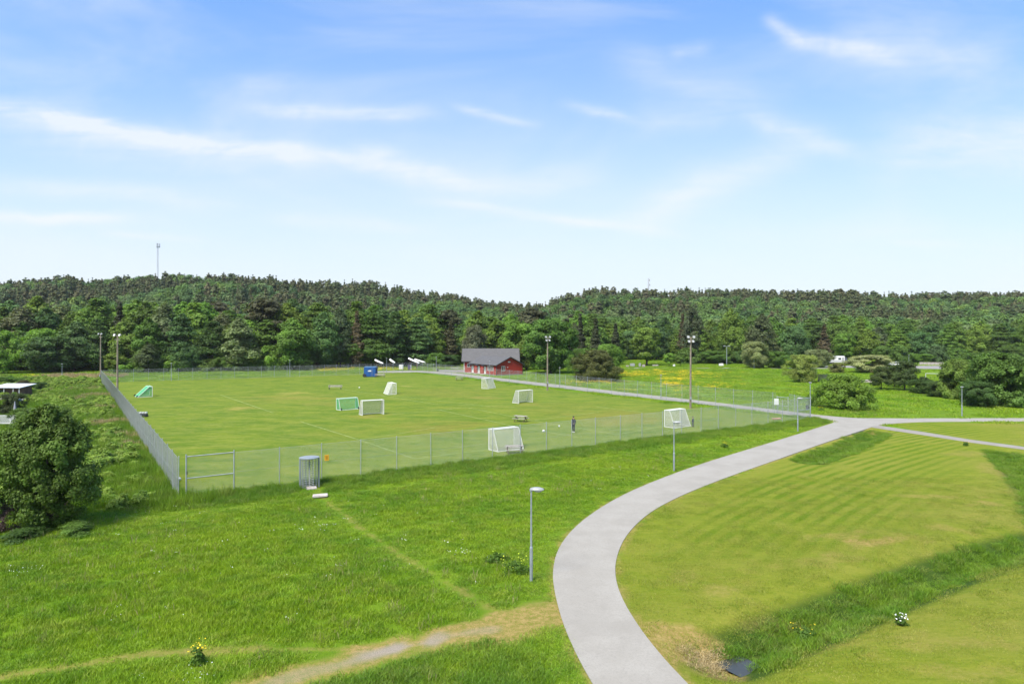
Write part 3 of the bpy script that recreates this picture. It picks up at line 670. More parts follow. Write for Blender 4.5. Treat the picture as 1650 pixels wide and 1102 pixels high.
# ------------------------------------------------------------------ grass and undergrowth
def blades(seed, n, rad, h, wd, lean=.5, m=None, seg=1):
    rg = np.random.RandomState(seed); a = rg.rand(n) * 6.28; r = rad * np.sqrt(rg.rand(n)); P = np.stack([np.cos(a) * r, np.sin(a) * r, np.zeros(n) - .02], 1)
    hh = h * rg.uniform(.45, 1.1, n) * (1 - .35 * (r / rad) ** 2); la = rg.rand(n) * 6.28; ln = hh * lean * rg.uniform(.2, 1.2, n)
    tip = P + np.stack([np.cos(la) * ln, np.sin(la) * ln, hh], 1); sa = rg.rand(n) * 6.28; sd_ = np.stack([np.cos(sa), np.sin(sa), np.zeros(n)], 1) * wd / 2 * rg.uniform(.7, 1.3, n)[:, None]
    mid = P + (tip - P) * np.array([.38, .38, .6])
    V_ = np.stack([P - sd_, P + sd_, mid + sd_ * .9, tip, mid - sd_ * .9], 1).reshape(-1, 3); i = np.arange(n)[:, None] * 5
    # F_ = np.vstack([i + np.array([[0, 1, 2, 4]]), i + np.array([[4, 2, 3, 3]])])
    # second face as a thin kite: reuse quads (tip doubled) is degenerate, so use triangles instead
    T_ = np.vstack([i + np.array([[0, 1, 2]]), i + np.array([[0, 2, 4]]), i + np.array([[4, 2, 3]])])
    return mesh_np('piece', V_, T_, m, {'tint': np.repeat(rg.rand(n), 5)})
GM_meadow = grass_mat('meadow_grass', (.118, .238, .009), (.232, .345, .012), (.37, .35, .08), .35, .10, .3)
GM_tall = grass_mat('tall_grass', (.095, .20, .010), (.165, .27, .016), (.28, .24, .09), .3, .2, .3)
GM_lawn = grass_mat('lawn_grass', (.13, .205, .012), (.215, .255, .024), (.36, .31, .09), .7, .35)
GM_weed = grass_mat('weed_leaves', (.130, .235, .024), (.280, .385, .060), (.30, .30, .09), .3, .22, .35)
pl_, _p = None, None
path_all = [PATH, PATH2]
def onpath(X, Y, grow=0.0):
    r = np.zeros(X.shape, bool)
    for p_ in path_all:
        r |= inpoly(X, Y, p_)
        if grow: r |= dpoly(X, Y, p_, True)[0] < grow
    return r
def infield(X, Y): return inpoly(X, Y, PITCH)
def cand(rs, dens, y0, y1, smin, smax):
    """points spread evenly on the ground between two distances and two bearings"""
    n = int(dens * (smax - smin) * (y1 ** 2 - y0 ** 2) / 2); s = rs.uniform(smin, smax, n); Y = np.sqrt(rs.uniform(y0 ** 2, y1 ** 2, n)); return s * Y, Y
def masks(X, Y):
    lw = inpoly(X, Y, LAWN) | inpoly(X, Y, LAWN2)
    dt = (dpoly(X, Y, D1)[0] < 1.3 + (vnoise(X, Y, 1.5, 21) - .5) * 1.1) | (dpoly(X, Y, D2)[0] < 1.5 + (vnoise(X, Y, 1.2, 22) - .5)) | (dpoly(X, Y, D3)[0] < 1.3 + (vnoise(X, Y, 1.2, 23) - .5))
    return lw, dt
rs = np.random.RandomState(12)
# tussocky meadow
mead = [blades(200 + s, 110, .42, .24, .015, .75, GM_meadow) for s in range(4)]
X, Y = cand(rs, 9, 15, 62, -.86, .70); X2, Y2 = cand(rs, 4, 62, 95, -.8, .55)
X = np.concatenate([X, X2]); Y = np.concatenate([Y, Y2])
lw, dt = masks(X, Y)
dG = dpoly(X, Y, TRACK_G)[0]; dL = dpoly(X, Y, TRACK_L)[0]; dDg = dpoly(X, Y, TRACK_D)[0]; dDr = dpoly(X, Y, DRY)[0]; dF = dpoly(X, Y, FL)[0]
nn = vnoise(X, Y, .8, 33)
wild = inpoly(X, Y, [tuple(P_A[:2]), tuple(P_B[:2]), (-160, 150), (-70, 60), (-32, 40)] )
ok = ~lw & ~infield(X, Y) & ~onpath(X, Y, .10) & (dG > .75 + nn * .6) & (dL > .28 + nn * .15) & (dDg > .2 + nn * .2) & (dDr > 1.1 + nn * 1.0) & ~wild
X, Y = X[ok], Y[ok]; n = len(X)
pd_ = np.minimum(dpoly(X, Y, PATH, True)[0], 9); verge = sst(.3, 2.2, pd_)
dF = dpoly(X, Y, FL)[0]; strip = 1 - .6 * np.exp(-((dF - 4.6) / .7) ** 2)
big = .62 + .6 * vnoise(X, Y, 5, 9) * vnoise(X, Y, 1.7, 10) + .25 * vnoise(X, Y, 14, 12)
hz_ = big * (.35 + .65 * verge) * strip * (.55 + .45 * sst(.2, 1.6, dDg[ok])) * (.6 + .4 * sst(.3, 1.6, dL[ok]))
scatter('meadow_grass', np.stack([X, Y, height(X, Y)], 1), rs.rand(n) * 6.28, (np.where(Y > 62, 1.5, 1.0) * rs.uniform(.85, 1.2, n), hz_), mead, label='rough green meadow grass in front of the fenced pitch'); print('meadow', n)
GM_seed = grass_mat('seed_heads', (.20, .20, .06), (.30, .26, .12), (.34, .24, .16), .5, .3)
seedp = [blades(230 + s, 9, .35, .48, .016, .35, GM_seed) for s in range(3)]
k_ = (rs.rand(n) < .10) & (vnoise(X, Y, 6, 51) > .45) & (pd_ > 1.5) & (hz_ > .5); m_ = int(k_.sum())
scatter('seed_heads', np.stack([X[k_], Y[k_], height(X[k_], Y[k_])], 1), rs.rand(m_) * 6.28, (rs.uniform(.8, 1.3, m_), rs.uniform(.6, 1.1, m_)), seedp, label='thin tan grass seed heads sprinkled through the meadow'); print('seed', m_)
# tall grass along the near fence and in the ditches
tall = [blades(220 + s, 170, .42, .55, .013, .55, GM_tall) for s in range(4)]
X, Y = cand(rs, 7, 15, 110, -.86, .86); dF = dpoly(X, Y, FL)[0]; lw, dt = masks(X, Y)
fenceband = (dF < 3.4 + (vnoise(X, Y, 3, 6) - .5) * 1.8) & ~infield(X, Y) & ~onpath(X, Y, .5) & (Y < 92) & ~((np.hypot(X - G(505, 790)[0], Y - G(505, 790)[1]) < 1.2))
dc = dpoly(X, Y, D1)[0]
dsel = dt & ~onpath(X, Y, .15) & (np.hypot(X - D1[0][0] + .2, Y - D1[0][1] + .1) > 1.3) & ((dc > .3) | (np.hypot(X - D1[0][0], Y - D1[0][1]) > 2.6))
low = G(800, 1060); lowgrass = (np.hypot((X - low[0]) / 6.5, (Y - low[1] + 1.2) / 2.1) < 1 + (nn[:1].mean() - .5)) & (dpoly(X, Y, TRACK_G)[0] > 1.0) & ~onpath(X, Y, 1.5)
ok = fenceband | dsel | lowgrass
X, Y = X[ok], Y[ok]; n = len(X); fb_ = fenceband[ok]; kz = np.where(fb_, rs.uniform(.55, 1.15, n) * (1 - .12 * dpoly(X, Y, FL)[0]), rs.uniform(.25, .9, n) * (.5 + .8 * vnoise(X, Y, 1.6, 31))); kz = np.where(lowgrass[ok], rs.uniform(.35, .75, n), kz)
scatter('tall_grass', np.stack([X, Y, height(X, Y)], 1), rs.rand(n) * 6.28, (rs.uniform(.9, 1.3, n), np.maximum(np.where(fb_, kz, kz * .82), .22)), tall, label='tall dark green grass along the fence and down the ditches'); print('tall', n)
# short mown grass
lawnp = [blades(240 + s, 170, .55, .075, .012, .9, GM_lawn) for s in range(4)]
X, Y = cand(rs, 6, 15, 52, 0, .92); lw, dt = masks(X, Y); ok = lw & ~dt & ~onpath(X, Y, .08) & (rs.rand(len(X)) < .35 + .65 * vnoise(X, Y, 2.0, 14))
X, Y = X[ok], Y[ok]; n = len(X)
scatter('mown_grass', np.stack([X, Y, height(X, Y)], 1), rs.rand(n) * 6.28, (rs.uniform(.9, 1.2, n), rs.uniform(.6, 1.3, n)), lawnp, label='short mown yellow green grass inside the bend of the path'); print('lawn', n)
# field beyond the pitch and strips behind it
farp = [blades(260 + s, 110, 1.2, .34, .05, .6, GM_meadow) for s in range(3)]
X, Y = cand(rs, .55, 80, 262, -.95, .9)
okp = ~infield(X, Y) & ~onpath(X, Y, .6) & ~(inpoly(X, Y, LAWN2)) & ~(inpoly(X, Y, LAWN)) & ((X > Y * .0) | (Y > 140)) & (vnoise(X, Y, 6, 3) + rs.rand(len(X)) * .6 > .55)
hx = Vector((-.50, .86)); okp &= ~((X > -22) & (X < 6) & (Y > 165) & (Y < 200)) & ~((Y > 203) & (Y < 222) & (X > 80))
okp &= dpoly(X, Y, FL)[0] > 1
X, Y = X[okp], Y[okp]; n = len(X)
scatter('field_grass', np.stack([X, Y, height(X, Y)], 1), rs.rand(n) * 6.28, (rs.uniform(.8, 1.4, n), rs.uniform(.4, 1.1, n)), farp, label='bright green grass of the open field beyond the pitch'); print('field', n)
# rank weeds outside the left fence
def clumpmesh(seed, h, rad, nl, ls, m, nb=18):
    (V_, F_, tt), bl = crown_np(seed, 0.02, h, rad, 'dome', nb, nl, ls, flat=.6, blob=.42); return mesh_np('piece', V_, F_, m, {'tint': tt})
weeds = [clumpmesh(300 + s, .8 + .25 * (s % 3), .80, 1500, .095, GM_weed, 22) for s in range(6)]
WILD = [(P_A[0] - .9, P_A[1] - 1.5), (P_B[0] - 1.2, P_B[1] + 2), (-150, 178), (-185, 178), (-120, 100), (-46, 50), (-30, 40)]
X, Y = cand(rs, 1.1, 38, 178, -.95, -.2); ok = inpoly(X, Y, WILD) & (vnoise(X, Y, 4, 18) + rs.rand(len(X)) * .5 > .42); X, Y = X[ok], Y[ok]; n = len(X)
kk = rs.uniform(.35, 1.0, n) * (.35 + .9 * vnoise(X, Y, 7, 19)); kk *= np.where(dpoly(X, Y, [tuple(P_A[:2]), tuple(P_B[:2])])[0] < 2.2, 1.05, 1)
scatter('undergrowth', np.stack([X, Y, height(X, Y)], 1), rs.rand(n) * 6.28, (kk * 1.1, kk), weeds, label='rank green weeds and low scrub outside the long fence'); print('weeds', n)
X, Y = cand(rs, 3.2, 38, 130, -.9, -.3); ok = inpoly(X, Y, WILD) | ((dpoly(X, Y, [tuple(P_A[:2]), tuple(P_B[:2])])[0] < 3) & ~infield(X, Y)); X, Y = X[ok], Y[ok]; n = len(X)
scatter('rough_grass', np.stack([X, Y, height(X, Y)], 1), rs.rand(n) * 6.28, (rs.uniform(.9, 1.5, n), rs.uniform(.7, 2.1, n)), tall, label='long grass growing between the weeds outside the long fence'); print('rough', n)
# reeds/dry grass at far left
GM_dryg = grass_mat('dry_grass', (.30, .24, .11), (.42, .33, .17), (.48, .36, .20), .5, .3)
dryp = [blades(280 + s, 120, .6, .9, .03, .4, GM_dryg) for s in range(2)]
pts = []
for (px, py, rr, k) in ((120, 607, 9, 160), (160, 640, 4, 60), (140, 630, 5, 30), (176, 662, 3.0, 30), (186, 684, 2.2, 26), (196, 708, 1.6, 20), (206, 732, 1.2, 14), (214, 722, 1.0, 8), (130, 645, 4.0, 24), (150, 690, 1.6, 12)):
    g = G(px, py)
    for _ in range(k): pts.append((g.x + rs.normal() * rr * .5, g.y + rs.normal() * rr * .3))
pts = np.array([p_ for p_ in pts if not infield(np.array([p_[0]]), np.array([p_[1]]))[0]])
scatter('dry_reeds', np.column_stack([pts, np.zeros(len(pts))]), rs.rand(len(pts)) * 6.28, (rs.uniform(.8, 1.4, len(pts)), rs.uniform(.6, 1.3, len(pts))), dryp, label='pale dry reeds standing between the weeds and the wood')
# straw by the culvert and stones
strawp = [blades(290 + s, 160, .5, .06, .014, 4.0, GM_dryg) for s in range(2)]
g = G(1130, 1040); X = g.x + rs.normal(size=26) * .5; Y = g.y + rs.normal(size=26) * .45; ok = ~onpath(X, Y, .3); X, Y = X[ok], Y[ok]
scatter('straw', np.stack([X, Y, height(X, Y) + .02], 1), rs.rand(len(X)) * 6.28, (rs.uniform(.7, 1.2, len(X)), rs.uniform(.8, 1.6, len(X))), strawp, label='brown matted straw at the head of the ditch')
# flowers
def blossoms(seed, n, rad, h, s, m):
    rg = np.random.RandomState(seed); a = rg.rand(n) * 6.28; r = rad * np.sqrt(rg.rand(n)); P = np.stack([np.cos(a) * r, np.sin(a) * r, h * rg.uniform(.6, 1.1, n)], 1)
    N_ = rg.normal(size=(n, 3)) * .5 + np.array([0, 0, 1]); V_, F_, tt = leaves(rg, P, N_, s, 1.0); return mesh_np('piece', V_, F_, m, {'tint': tt})
M_yel = mat('yellow_petals', (.75, .56, .01), .7, 0, .12, 3.0); M_wfl = mat('white_petals', (.75, .76, .72), .7, 0, .05, 3.0); M_orfl = mat('golden_petals', (.75, .42, .01), .7, 0, .12, 3.0)
ylp = [blossoms(400 + s, 30, 1.0, .55, .11, M_yel) for s in range(3)] + [blossoms(405, 26, .8, .6, .10, M_orfl)]
pts = []
for (px, py, sx, sy, k) in ((1010, 604, 30, 3, 120), (1080, 601, 45, 2.2, 110), (1085, 612, 16, 1.6, 60), (1080, 620, 14, 1.6, 50), (970, 615.5, 22, 1.2, 55), (1120, 607, 40, 3, 60), (1100, 625, 45, 5, 40), (1000, 632, 14, 1.5, 16),
                            (940, 618, 40, 2.5, 30), (1160, 622, 30, 4, 22), (530, 596.5, 18, 1.5, 70), (600, 595, 45, 2, 90), (640, 596, 30, 1.5, 50), (690, 588, 14, 2, 40), (700, 583, 12, 1.5, 30), (670, 585, 10, 1, 20), (60, 606, 25, 2, 14)):
    for _ in range(k): 
        g = G(px + rs.normal() * sx * .7, max(578, py + rs.normal() * sy)); pts.append((g.x, g.y))
pts = np.array([p_ for p_ in pts if not infield(np.array([p_[0]]), np.array([p_[1]]))[0] and not onpath(np.array([p_[0]]), np.array([p_[1]]), .5)[0]])
scatter('yellow_flowers', np.column_stack([pts, np.zeros(len(pts))]), rs.rand(len(pts)) * 6.28, (rs.uniform(.5, 1.1, len(pts)), rs.uniform(.5, 1.0, len(pts))), ylp, label='patches of yellow wildflowers across the far field')
wfp = [blossoms(420 + s, 4, .3, .30, .034, M_wfl) for s in range(3)]
pts = []
for (px, py, sx, sy, k) in ((40, 922, 30, 4, 14), (300, 860, 120, 30, 22), (620, 880, 160, 30, 26), (740, 890, 25, 6, 10), (520, 850, 60, 10, 14), (300, 960, 160, 60, 14), (1180, 735, 60, 10, 12), (340, 1095, 60, 6, 10), (1000, 780, 60, 10, 10)):
    for _ in range(k): g = G(px + rs.normal() * sx * .6, py + rs.normal() * sy); pts.append((g.x, g.y))
pts = np.array(pts); ok = ~onpath(pts[:, 0], pts[:, 1], .3) & ~infield(pts[:, 0], pts[:, 1]) & ~inpoly(pts[:, 0], pts[:, 1], LAWN); pts = pts[ok]
scatter('white_flowers', np.column_stack([pts, np.zeros(len(pts))]), rs.rand(len(pts)) * 6.28, (rs.uniform(.6, 1.4, len(pts)), rs.uniform(.7, 1.1, len(pts))), wfp, label='tiny white flowers dotted through the meadow')

# ------------------------------------------------------------------ fences
def ray_on(px, a, b):
    """length along a-b where the bearing of a photo column meets it"""
    s = (px - XC) / F; d = b - a
    return (s * a.y - a.x) / (d.x - s * d.y)
FH = 2.85
def fence(name, label, a, b, stations, cat='fence', top=True, hgt=FH, rail=True):
    a = Vector(a); b = Vector(b); L = (b - a).length; d = (b - a) / L
    t = thing(name, label, cat, a, math.atan2(d.y, d.x))
    x0, z0 = 0, .06; h = hgt - .1; step = .062
    st = np.arange(-h, L, step); P0 = []; P1 = []
    for s_ in st:
        u0 = max(s_, 0); u1 = min(s_ + h, L)
        if u1 - u0 < .02: continue
        P0.append((u0, 0, z0 + u0 - s_)); P1.append((u1, 0, z0 + u1 - s_))
        P0.append((L - u0, .004, z0 + u0 - s_)); P1.append((L - u1, .004, z0 + u1 - s_))
    V_, F_ = wires(P0, P1, .0022, 3); link('wire_mesh', mesh_np('wire_mesh', V_, F_, M_wire), t)
    pm = None
    for k, s_ in enumerate(stations):
        if pm is None:
            m_ = MB(); m_.bar((0, 0, -.1), (0, 0, hgt + .03), .030, n=8).ball((0, 0, hgt + .035), .035, (1, 1, .6), u=8, v=5); o = m_.build('post', M_post, t); pm = o
        else: o = pm.copy(); C.objects.link(o); o.parent = t
        o.location = (s_, -.045, 0); o.rotation_euler = (R(random.Random(k).uniform(-.5, .5)), R(random.Random(k + 9).uniform(-.5, .5)), 0)
    if rail:
        r_ = MB(); 
        for z_ in (z0, hgt * .5, hgt - .04): r_.bar((0, .01, z_), (L, .01, z_), .006 if z_ < hgt - .1 else .007, n=5)
        r_.build('tension_wire', M_wire, t)
    return t
def gate(name, label, a, b, hgt=FH, z_=.5, leafmesh=True, cat='gate'):
    a = Vector(a); b = Vector(b); L = (b - a).length; d = (b - a) / L
    t = thing(name, label, cat, a, math.atan2(d.y, d.x))
    o = MB().bar((0, 0, -.1), (0, 0, hgt + .12), .045).build('post', M_post, t); o2 = o.copy(); C.objects.link(o2); o2.location = (L, 0, 0)
    m_ = MB()
    for z in (hgt - .03, hgt * .47): m_.bar((.04, 0, z), (L - .04, 0, z), .036, n=8)
    m_.build('gate_rail', M_post, t)
    st = np.arange(-hgt, L, .062); P0 = []; P1 = []
    for s_ in st:
        u0 = max(s_, .04); u1 = min(s_ + hgt - .1, L - .04)
        if u1 - u0 < .02: continue
        P0.append((u0, .03, .05 + u0 - s_)); P1.append((u1, .03, .05 + u1 - s_)); P0.append((L - u0, .034, .05 + u0 - s_)); P1.append((L - u1, .034, .05 + u1 - s_))
    V_, F_ = wires(P0, P1, .0022, 3); link('wire_mesh', mesh_np('wire_mesh', V_, F_, M_wire), t)
    h_ = MB().box((.05, -.05, hgt * .6), (.05, .05, .2), bevel=.008).build('latch', M_dark, t)
    return t
dAC = P_C - P_A; uA = dAC.normalized()
tt_ = [ray_on(p, P_A, P_C) * LF for p in (377, 450, 518, 581, 639, 694, 745, 793, 838, 880, 921, 959, 999, 1034, 1067, 1098, 1129, 1157, 1185, 1211, 1237, 1260)]
t285 = ray_on(1285, P_A, P_C) * LF; t0 = ray_on(300, P_A, P_C) * LF
gate('gate', 'grey pipe-framed gate panel at the near left corner of the pitch fence', P_A + uA * t0, P_A + uA * tt_[0])
s0 = P_A + uA * (tt_[0] + .06); s1 = P_A + uA * (t285 - .06)
fence('chain_link_fence', 'near side of the silver chain-link fence, facing the meadow', s0, s1, [x - tt_[0] - .06 for x in tt_[1:]])
gate('gate', 'grey pipe-framed gate panel at the right corner beside the path junction', P_A + uA * t285, P_C)
dAB = P_B - P_A; LB = dAB.length; uB = dAB / LB
fence('chain_link_fence', 'long silver chain-link fence running away along the weeds on the left', P_A - uA * .35 + uB * .1, P_B, [i * 3.05 for i in range(int(LB / 3.05) + 1)])
print('P_D px', XC + P_D.x / P_D.y * F, YH + H * F / P_D.y)
# the far end: a little short of the corner the fence turns off towards the gate by the gravel yard
FD = G(672, 600.2); FD2 = G(600, 603.5)
fence('chain_link_fence', 'far side of the chain-link fence in front of the wood', P_B + Vector((.2, .2, 0)), FD2, [i * 3.05 for i in range(1, int((FD2 - P_B).length / 3.05) + 1)])
fence('chain_link_fence', 'short far stretch of chain-link fence beside the blue container', FD2 + Vector((.3, 0, 0)), FD - Vector((.3, 0, 0)), [i * 3.0 for i in range(1, 5)])
GA = G(1270, 667.5); GB_ = G(1252, 665.5)
LD = (GB_ - FD).length
fence('chain_link_fence', 'right side of the chain-link fence along the pale footpath', FD, GB_ + Vector((-.1, .1, 0)), [i * 3.3 for i in range(int(LD / 3.3) + 1)])
gate('gate', 'small pedestrian gate frame in the fence next to the footpath', GB_, GA, hgt=2.3)
fence('chain_link_fence', 'last short piece of chain-link fence before the path junction', GA + Vector((.1, -.1, 0)), P_C + Vector((-.1, .15, 0)), [1.6])

# turnstile, slabs, orange notice
g = G(498.5, 785)
t = thing('turnstile', 'tall round silver cage turnstile set into the near fence', 'turnstile', g, R(20))
Rr, Hh = .66, 2.2
MB().bar((0, 0, Hh - .05), (0, 0, Hh), Rr + .03, n=32).build('roof', M_galv, t)
m_ = MB()
for k in range(16):
    a = 2 * math.pi * k / 16
    if 70 < math.degrees(a) < 110 or 250 < math.degrees(a) < 290: continue
    m_.bar((Rr * math.cos(a), Rr * math.sin(a), 0), (Rr * math.cos(a), Rr * math.sin(a), Hh - .05), .016, n=6)
for z in [.12 + .165 * i for i in range(13)]:
    for k in range(8):
        a0 = R(100 + k * 20); a1 = R(120 + k * 20)
        m_.bar((Rr * math.cos(a0), Rr * math.sin(a0), z), (Rr * math.cos(a1), Rr * math.sin(a1), z), .012, n=5)
m_.build('cage', M_galv, t)
m_ = MB(); m_.bar((0, 0, 0), (0, 0, Hh - .05), .05)
for z in [.15 + .17 * i for i in range(12)]:
    for k in range(4):
        a = R(25 + 90 * k); m_.bar((0, 0, z), (Rr * .93 * math.cos(a), Rr * .93 * math.sin(a), z), .018, n=6)
m_.build('rotor', M_lens, t)
m_ = MB()
for s_ in (-1, 1):
    m_.box((s_ * (Rr + .02), 0, Hh / 2), (.06, .5, Hh), bevel=.01)
m_.build('side_frame', M_galv, t)
def stone(name, label, px, py, sx, sy, rz, m=M_conc, z=.05, cat='slab'):
    g = G(px, py); b = MB(); b.box((0, 0, 0), (sx, sy, .12), bevel=.03); o = b.build(name, m); o.location = (g.x, g.y, z); o.rotation_euler = (R(1), R(-1.5), rz); return tag(o, label, cat)
stone('concrete_slab', 'pale concrete slab lying in the grass at the start of the trodden path', 516, 801, 1.0, .62, R(15), z=.12)
stone('concrete_slab', 'small concrete slab at the foot of the turnstile', 502, 787, .7, .75, R(20), z=.05)
stone('paving_slab', 'reddish slab lying inside the fence near the right gate', 1251, 676, 1.1, .5, R(10), mat('reddish_slab', (.42, .24, .17), .9), z=.12)
tn = ray_on(526, P_A, P_C); pn = P_A + dAC * tn
o = MB().box((0, 0, 0), (.33, .012, .44), bevel=.004).build('notice_sign', M_orange); o.location = pn + Vector((.05, -.09, 1.75)) ; o.rotation_euler = (0, 0, math.atan2(uA.y, uA.x)); tag(o, 'orange yellow notice plate hung on the near fence beside the turnstile', 'sign')
lt = mat('notice_ink', (.35, .12, .01), .6); z_ = MB()
for k in range(5): z_.box((0, -.009, .12 - k * .055), (.22 - .03 * (k % 3), .003, .018))
z_.build('lettering', lt, o)

# ------------------------------------------------------------------ lamps and floodlights
def lamp(px, by, ty, label, rz, kind='arm', group='street lamps along the paths'):
    g = G(px, by); h = (by - ty) * g.y / F
    t = thing('street_lamp', label, 'street lamp', g, rz, group)
    sl = min(1.7, h * .36)
    MB().bar((0, 0, -.1), (0, 0, sl), .072, n=12).bar((0, 0, sl), (0, 0, sl + .06), .072, .05, n=12).build('base_sleeve', M_galv, t)
    MB().bar((0, 0, sl), (0, 0, h - .08), .048, .036, n=10).build('pole', M_galv, t)
    if kind == 'arm':
        m_ = MB(); m_.ball((.26, 0, h - .06), .33, (1, .52, .34)); 
        for v in m_.bm.verts:
            if v.co.z < h - .08: v.co.z = h - .08 - (h - .08 - v.co.z) * .35
            v.co.z -= .10 * max(0, .1 - v.co.x) * 0
        m_.build('lamp_head', M_lamp, t, True)
        MB().ball((.30, 0, h - .10), .20, (1, .6, .42)).build('lens', M_lens, t, True)
        MB().box((.0, 0, h - .09), (.14, .12, .14), bevel=.02).build('bracket', M_galv, t)
    else:
        MB().bar((0, 0, h - .16), (0, 0, h - .04), .10, .16, n=14).ball((0, 0, h - .04), .21, (1, 1, .32)).build('lamp_head', M_lamp, t, True)
    return t
lamp(856, 936, 786, 'street lamp nearest the camera, in the meadow left of the path bend', R(-8))
lamp(1086, 759, 679, 'street lamp on the left verge where the path straightens', R(-12))
lamp(1285.5, 695, 641, 'street lamp just before the path junction, at the fence corner', R(-5))
lamp(1305.5, 674, 616, 'tall slim street lamp with a grey box on its post, at the fence corner', R(30), 'top')
lamp(1550, 671, 623, 'street lamp standing beyond the right-hand path before the dark trees', 0, 'top')
lamp(1065, 642, 604, 'street lamp in the yellow-flowered field behind the footpath', 0, 'top')
lamp(902, 624, 592, 'street lamp beside the footpath left of the dark round pine bush', 0, 'top')
lamp(789, 608, 582, 'street lamp in front of the red clubhouse windows', 0, 'top')
lamp(703, 598, 575, 'street lamp with a dark litter bin at the gravel yard', 0, 'top')
lamp(623, 600.5, 577, 'street lamp just to the right of the blue container', 0, 'top')
lamp(634, 591, 571, 'street lamp among the white boats at the edge of the wood', 0, 'top')
lamp(467, 607, 580, 'street lamp behind the far fence left of the blue container', 0, 'top')
lamp(276, 613.5, 585, 'street lamp behind the far fence near the green goal', 0, 'top')
lamp(100, 611, 586, 'street lamp among the weeds left of the fence', 0, 'top')
lamp(1215, 594, 571, 'street lamp on the far grass in front of the willow bushes', 0, 'top')
lamp(1464.5, 586, 572, 'short street lamp behind the road, against the dark trees', 0, 'top')
o = MB().box((0, 0, 0), (.34, .3, .55), bevel=.04).build('litter_bin', M_dark); g = G(1302, 674); o.location = (g.x - .12, g.y - .05, 1.45); tag(o, 'dark grey litter box mounted on the lamp at the fence corner', 'bin')
o = MB().box((0, 0, 0), (.45, .4, .8), bevel=.06).build('litter_bin', M_dark); g = G(704.5, 598.2); o.location = (g.x + .2, g.y - .3, .42); tag(o, 'dark litter bin under the lamp at the gravel yard', 'bin')
b = MB().box((0, 0, 1.7), (.62, .05, .85), bevel=.01); o = thing('information_board', 'white board on two posts beside the small gate', 'sign', G(1251, 667)); b.build('board', M_white, o); MB().bar((-.25, .04, 0), (-.25, .04, 2.1), .03).build('post', M_post, o); MB().bar((.25, .04, 0), (.25, .04, 2.1), .03).build('post', M_post, o)
def flood(px, by, ty, label, nl=4):
    g = G(px, by); h = (by - ty) * g.y / F
    t = thing('floodlight_pole', label, 'floodlight', g, R(random.Random(px).uniform(-20, 20)), 'wooden floodlight poles around the pitch')
    MB().bar((0, 0, -.2), (.05, 0, h), .165, .115, n=12).build('pole', M_wood, t)
    MB().box((.05, 0, h - .1), (1.15, .08, .08)).box((.05, 0, h - .7), (.9, .08, .08)).build('crossarm', M_greywood, t)
    MB().box((0, -.2, 1.5), (.25, .14, .4), bevel=.02).build('switch_box', M_galv, t)
    for k in range(nl):
        x = .05 + (-.42, .42, -.3, .3)[k]; z = h + (.02 if k < 2 else -.62)
        m_ = MB(); m_.box((x, -.12, z), (.36, .26, .30), bevel=.04, rot=Matrix.Rotation(R(-25 if k < 2 else -35), 4, 'X')); f = m_.build('floodlight', M_lamp, t)
        MB().box((x, -.285 , z - .07), (.28, .02, .22), rot=Matrix.Rotation(R(-25), 4, 'X')).build('lens', M_lens, f)
    return t
flood(1112.5, 658, 543, 'wooden floodlight pole on the right side of the pitch with four lamps')
flood(882, 629, 543, 'wooden floodlight pole by the footpath in front of the big green tree')
flood(189, 648, 540, 'leaning wooden floodlight pole inside the left fence, the nearer of two', 2)
flood(162, 616, 538, 'wooden floodlight pole at the far left corner of the fence', 2)
g = G(1171, 588); t = thing('floodlight_pole', 'grey steel pole with a double lamp head at the far edge of the field', 'floodlight', g); h = 30 * g.y / F
MB().bar((0, 0, 0), (0, 0, h), .13, .08).build('pole', M_galv, t); MB().box((0, 0, h), (2.0, .1, .1)).build('crossarm', M_galv, t)
for x in (-.8, .8): MB().box((x, 0, h + .1), (.7, .4, .3), bevel=.05).build('floodlight', M_lamp, t)

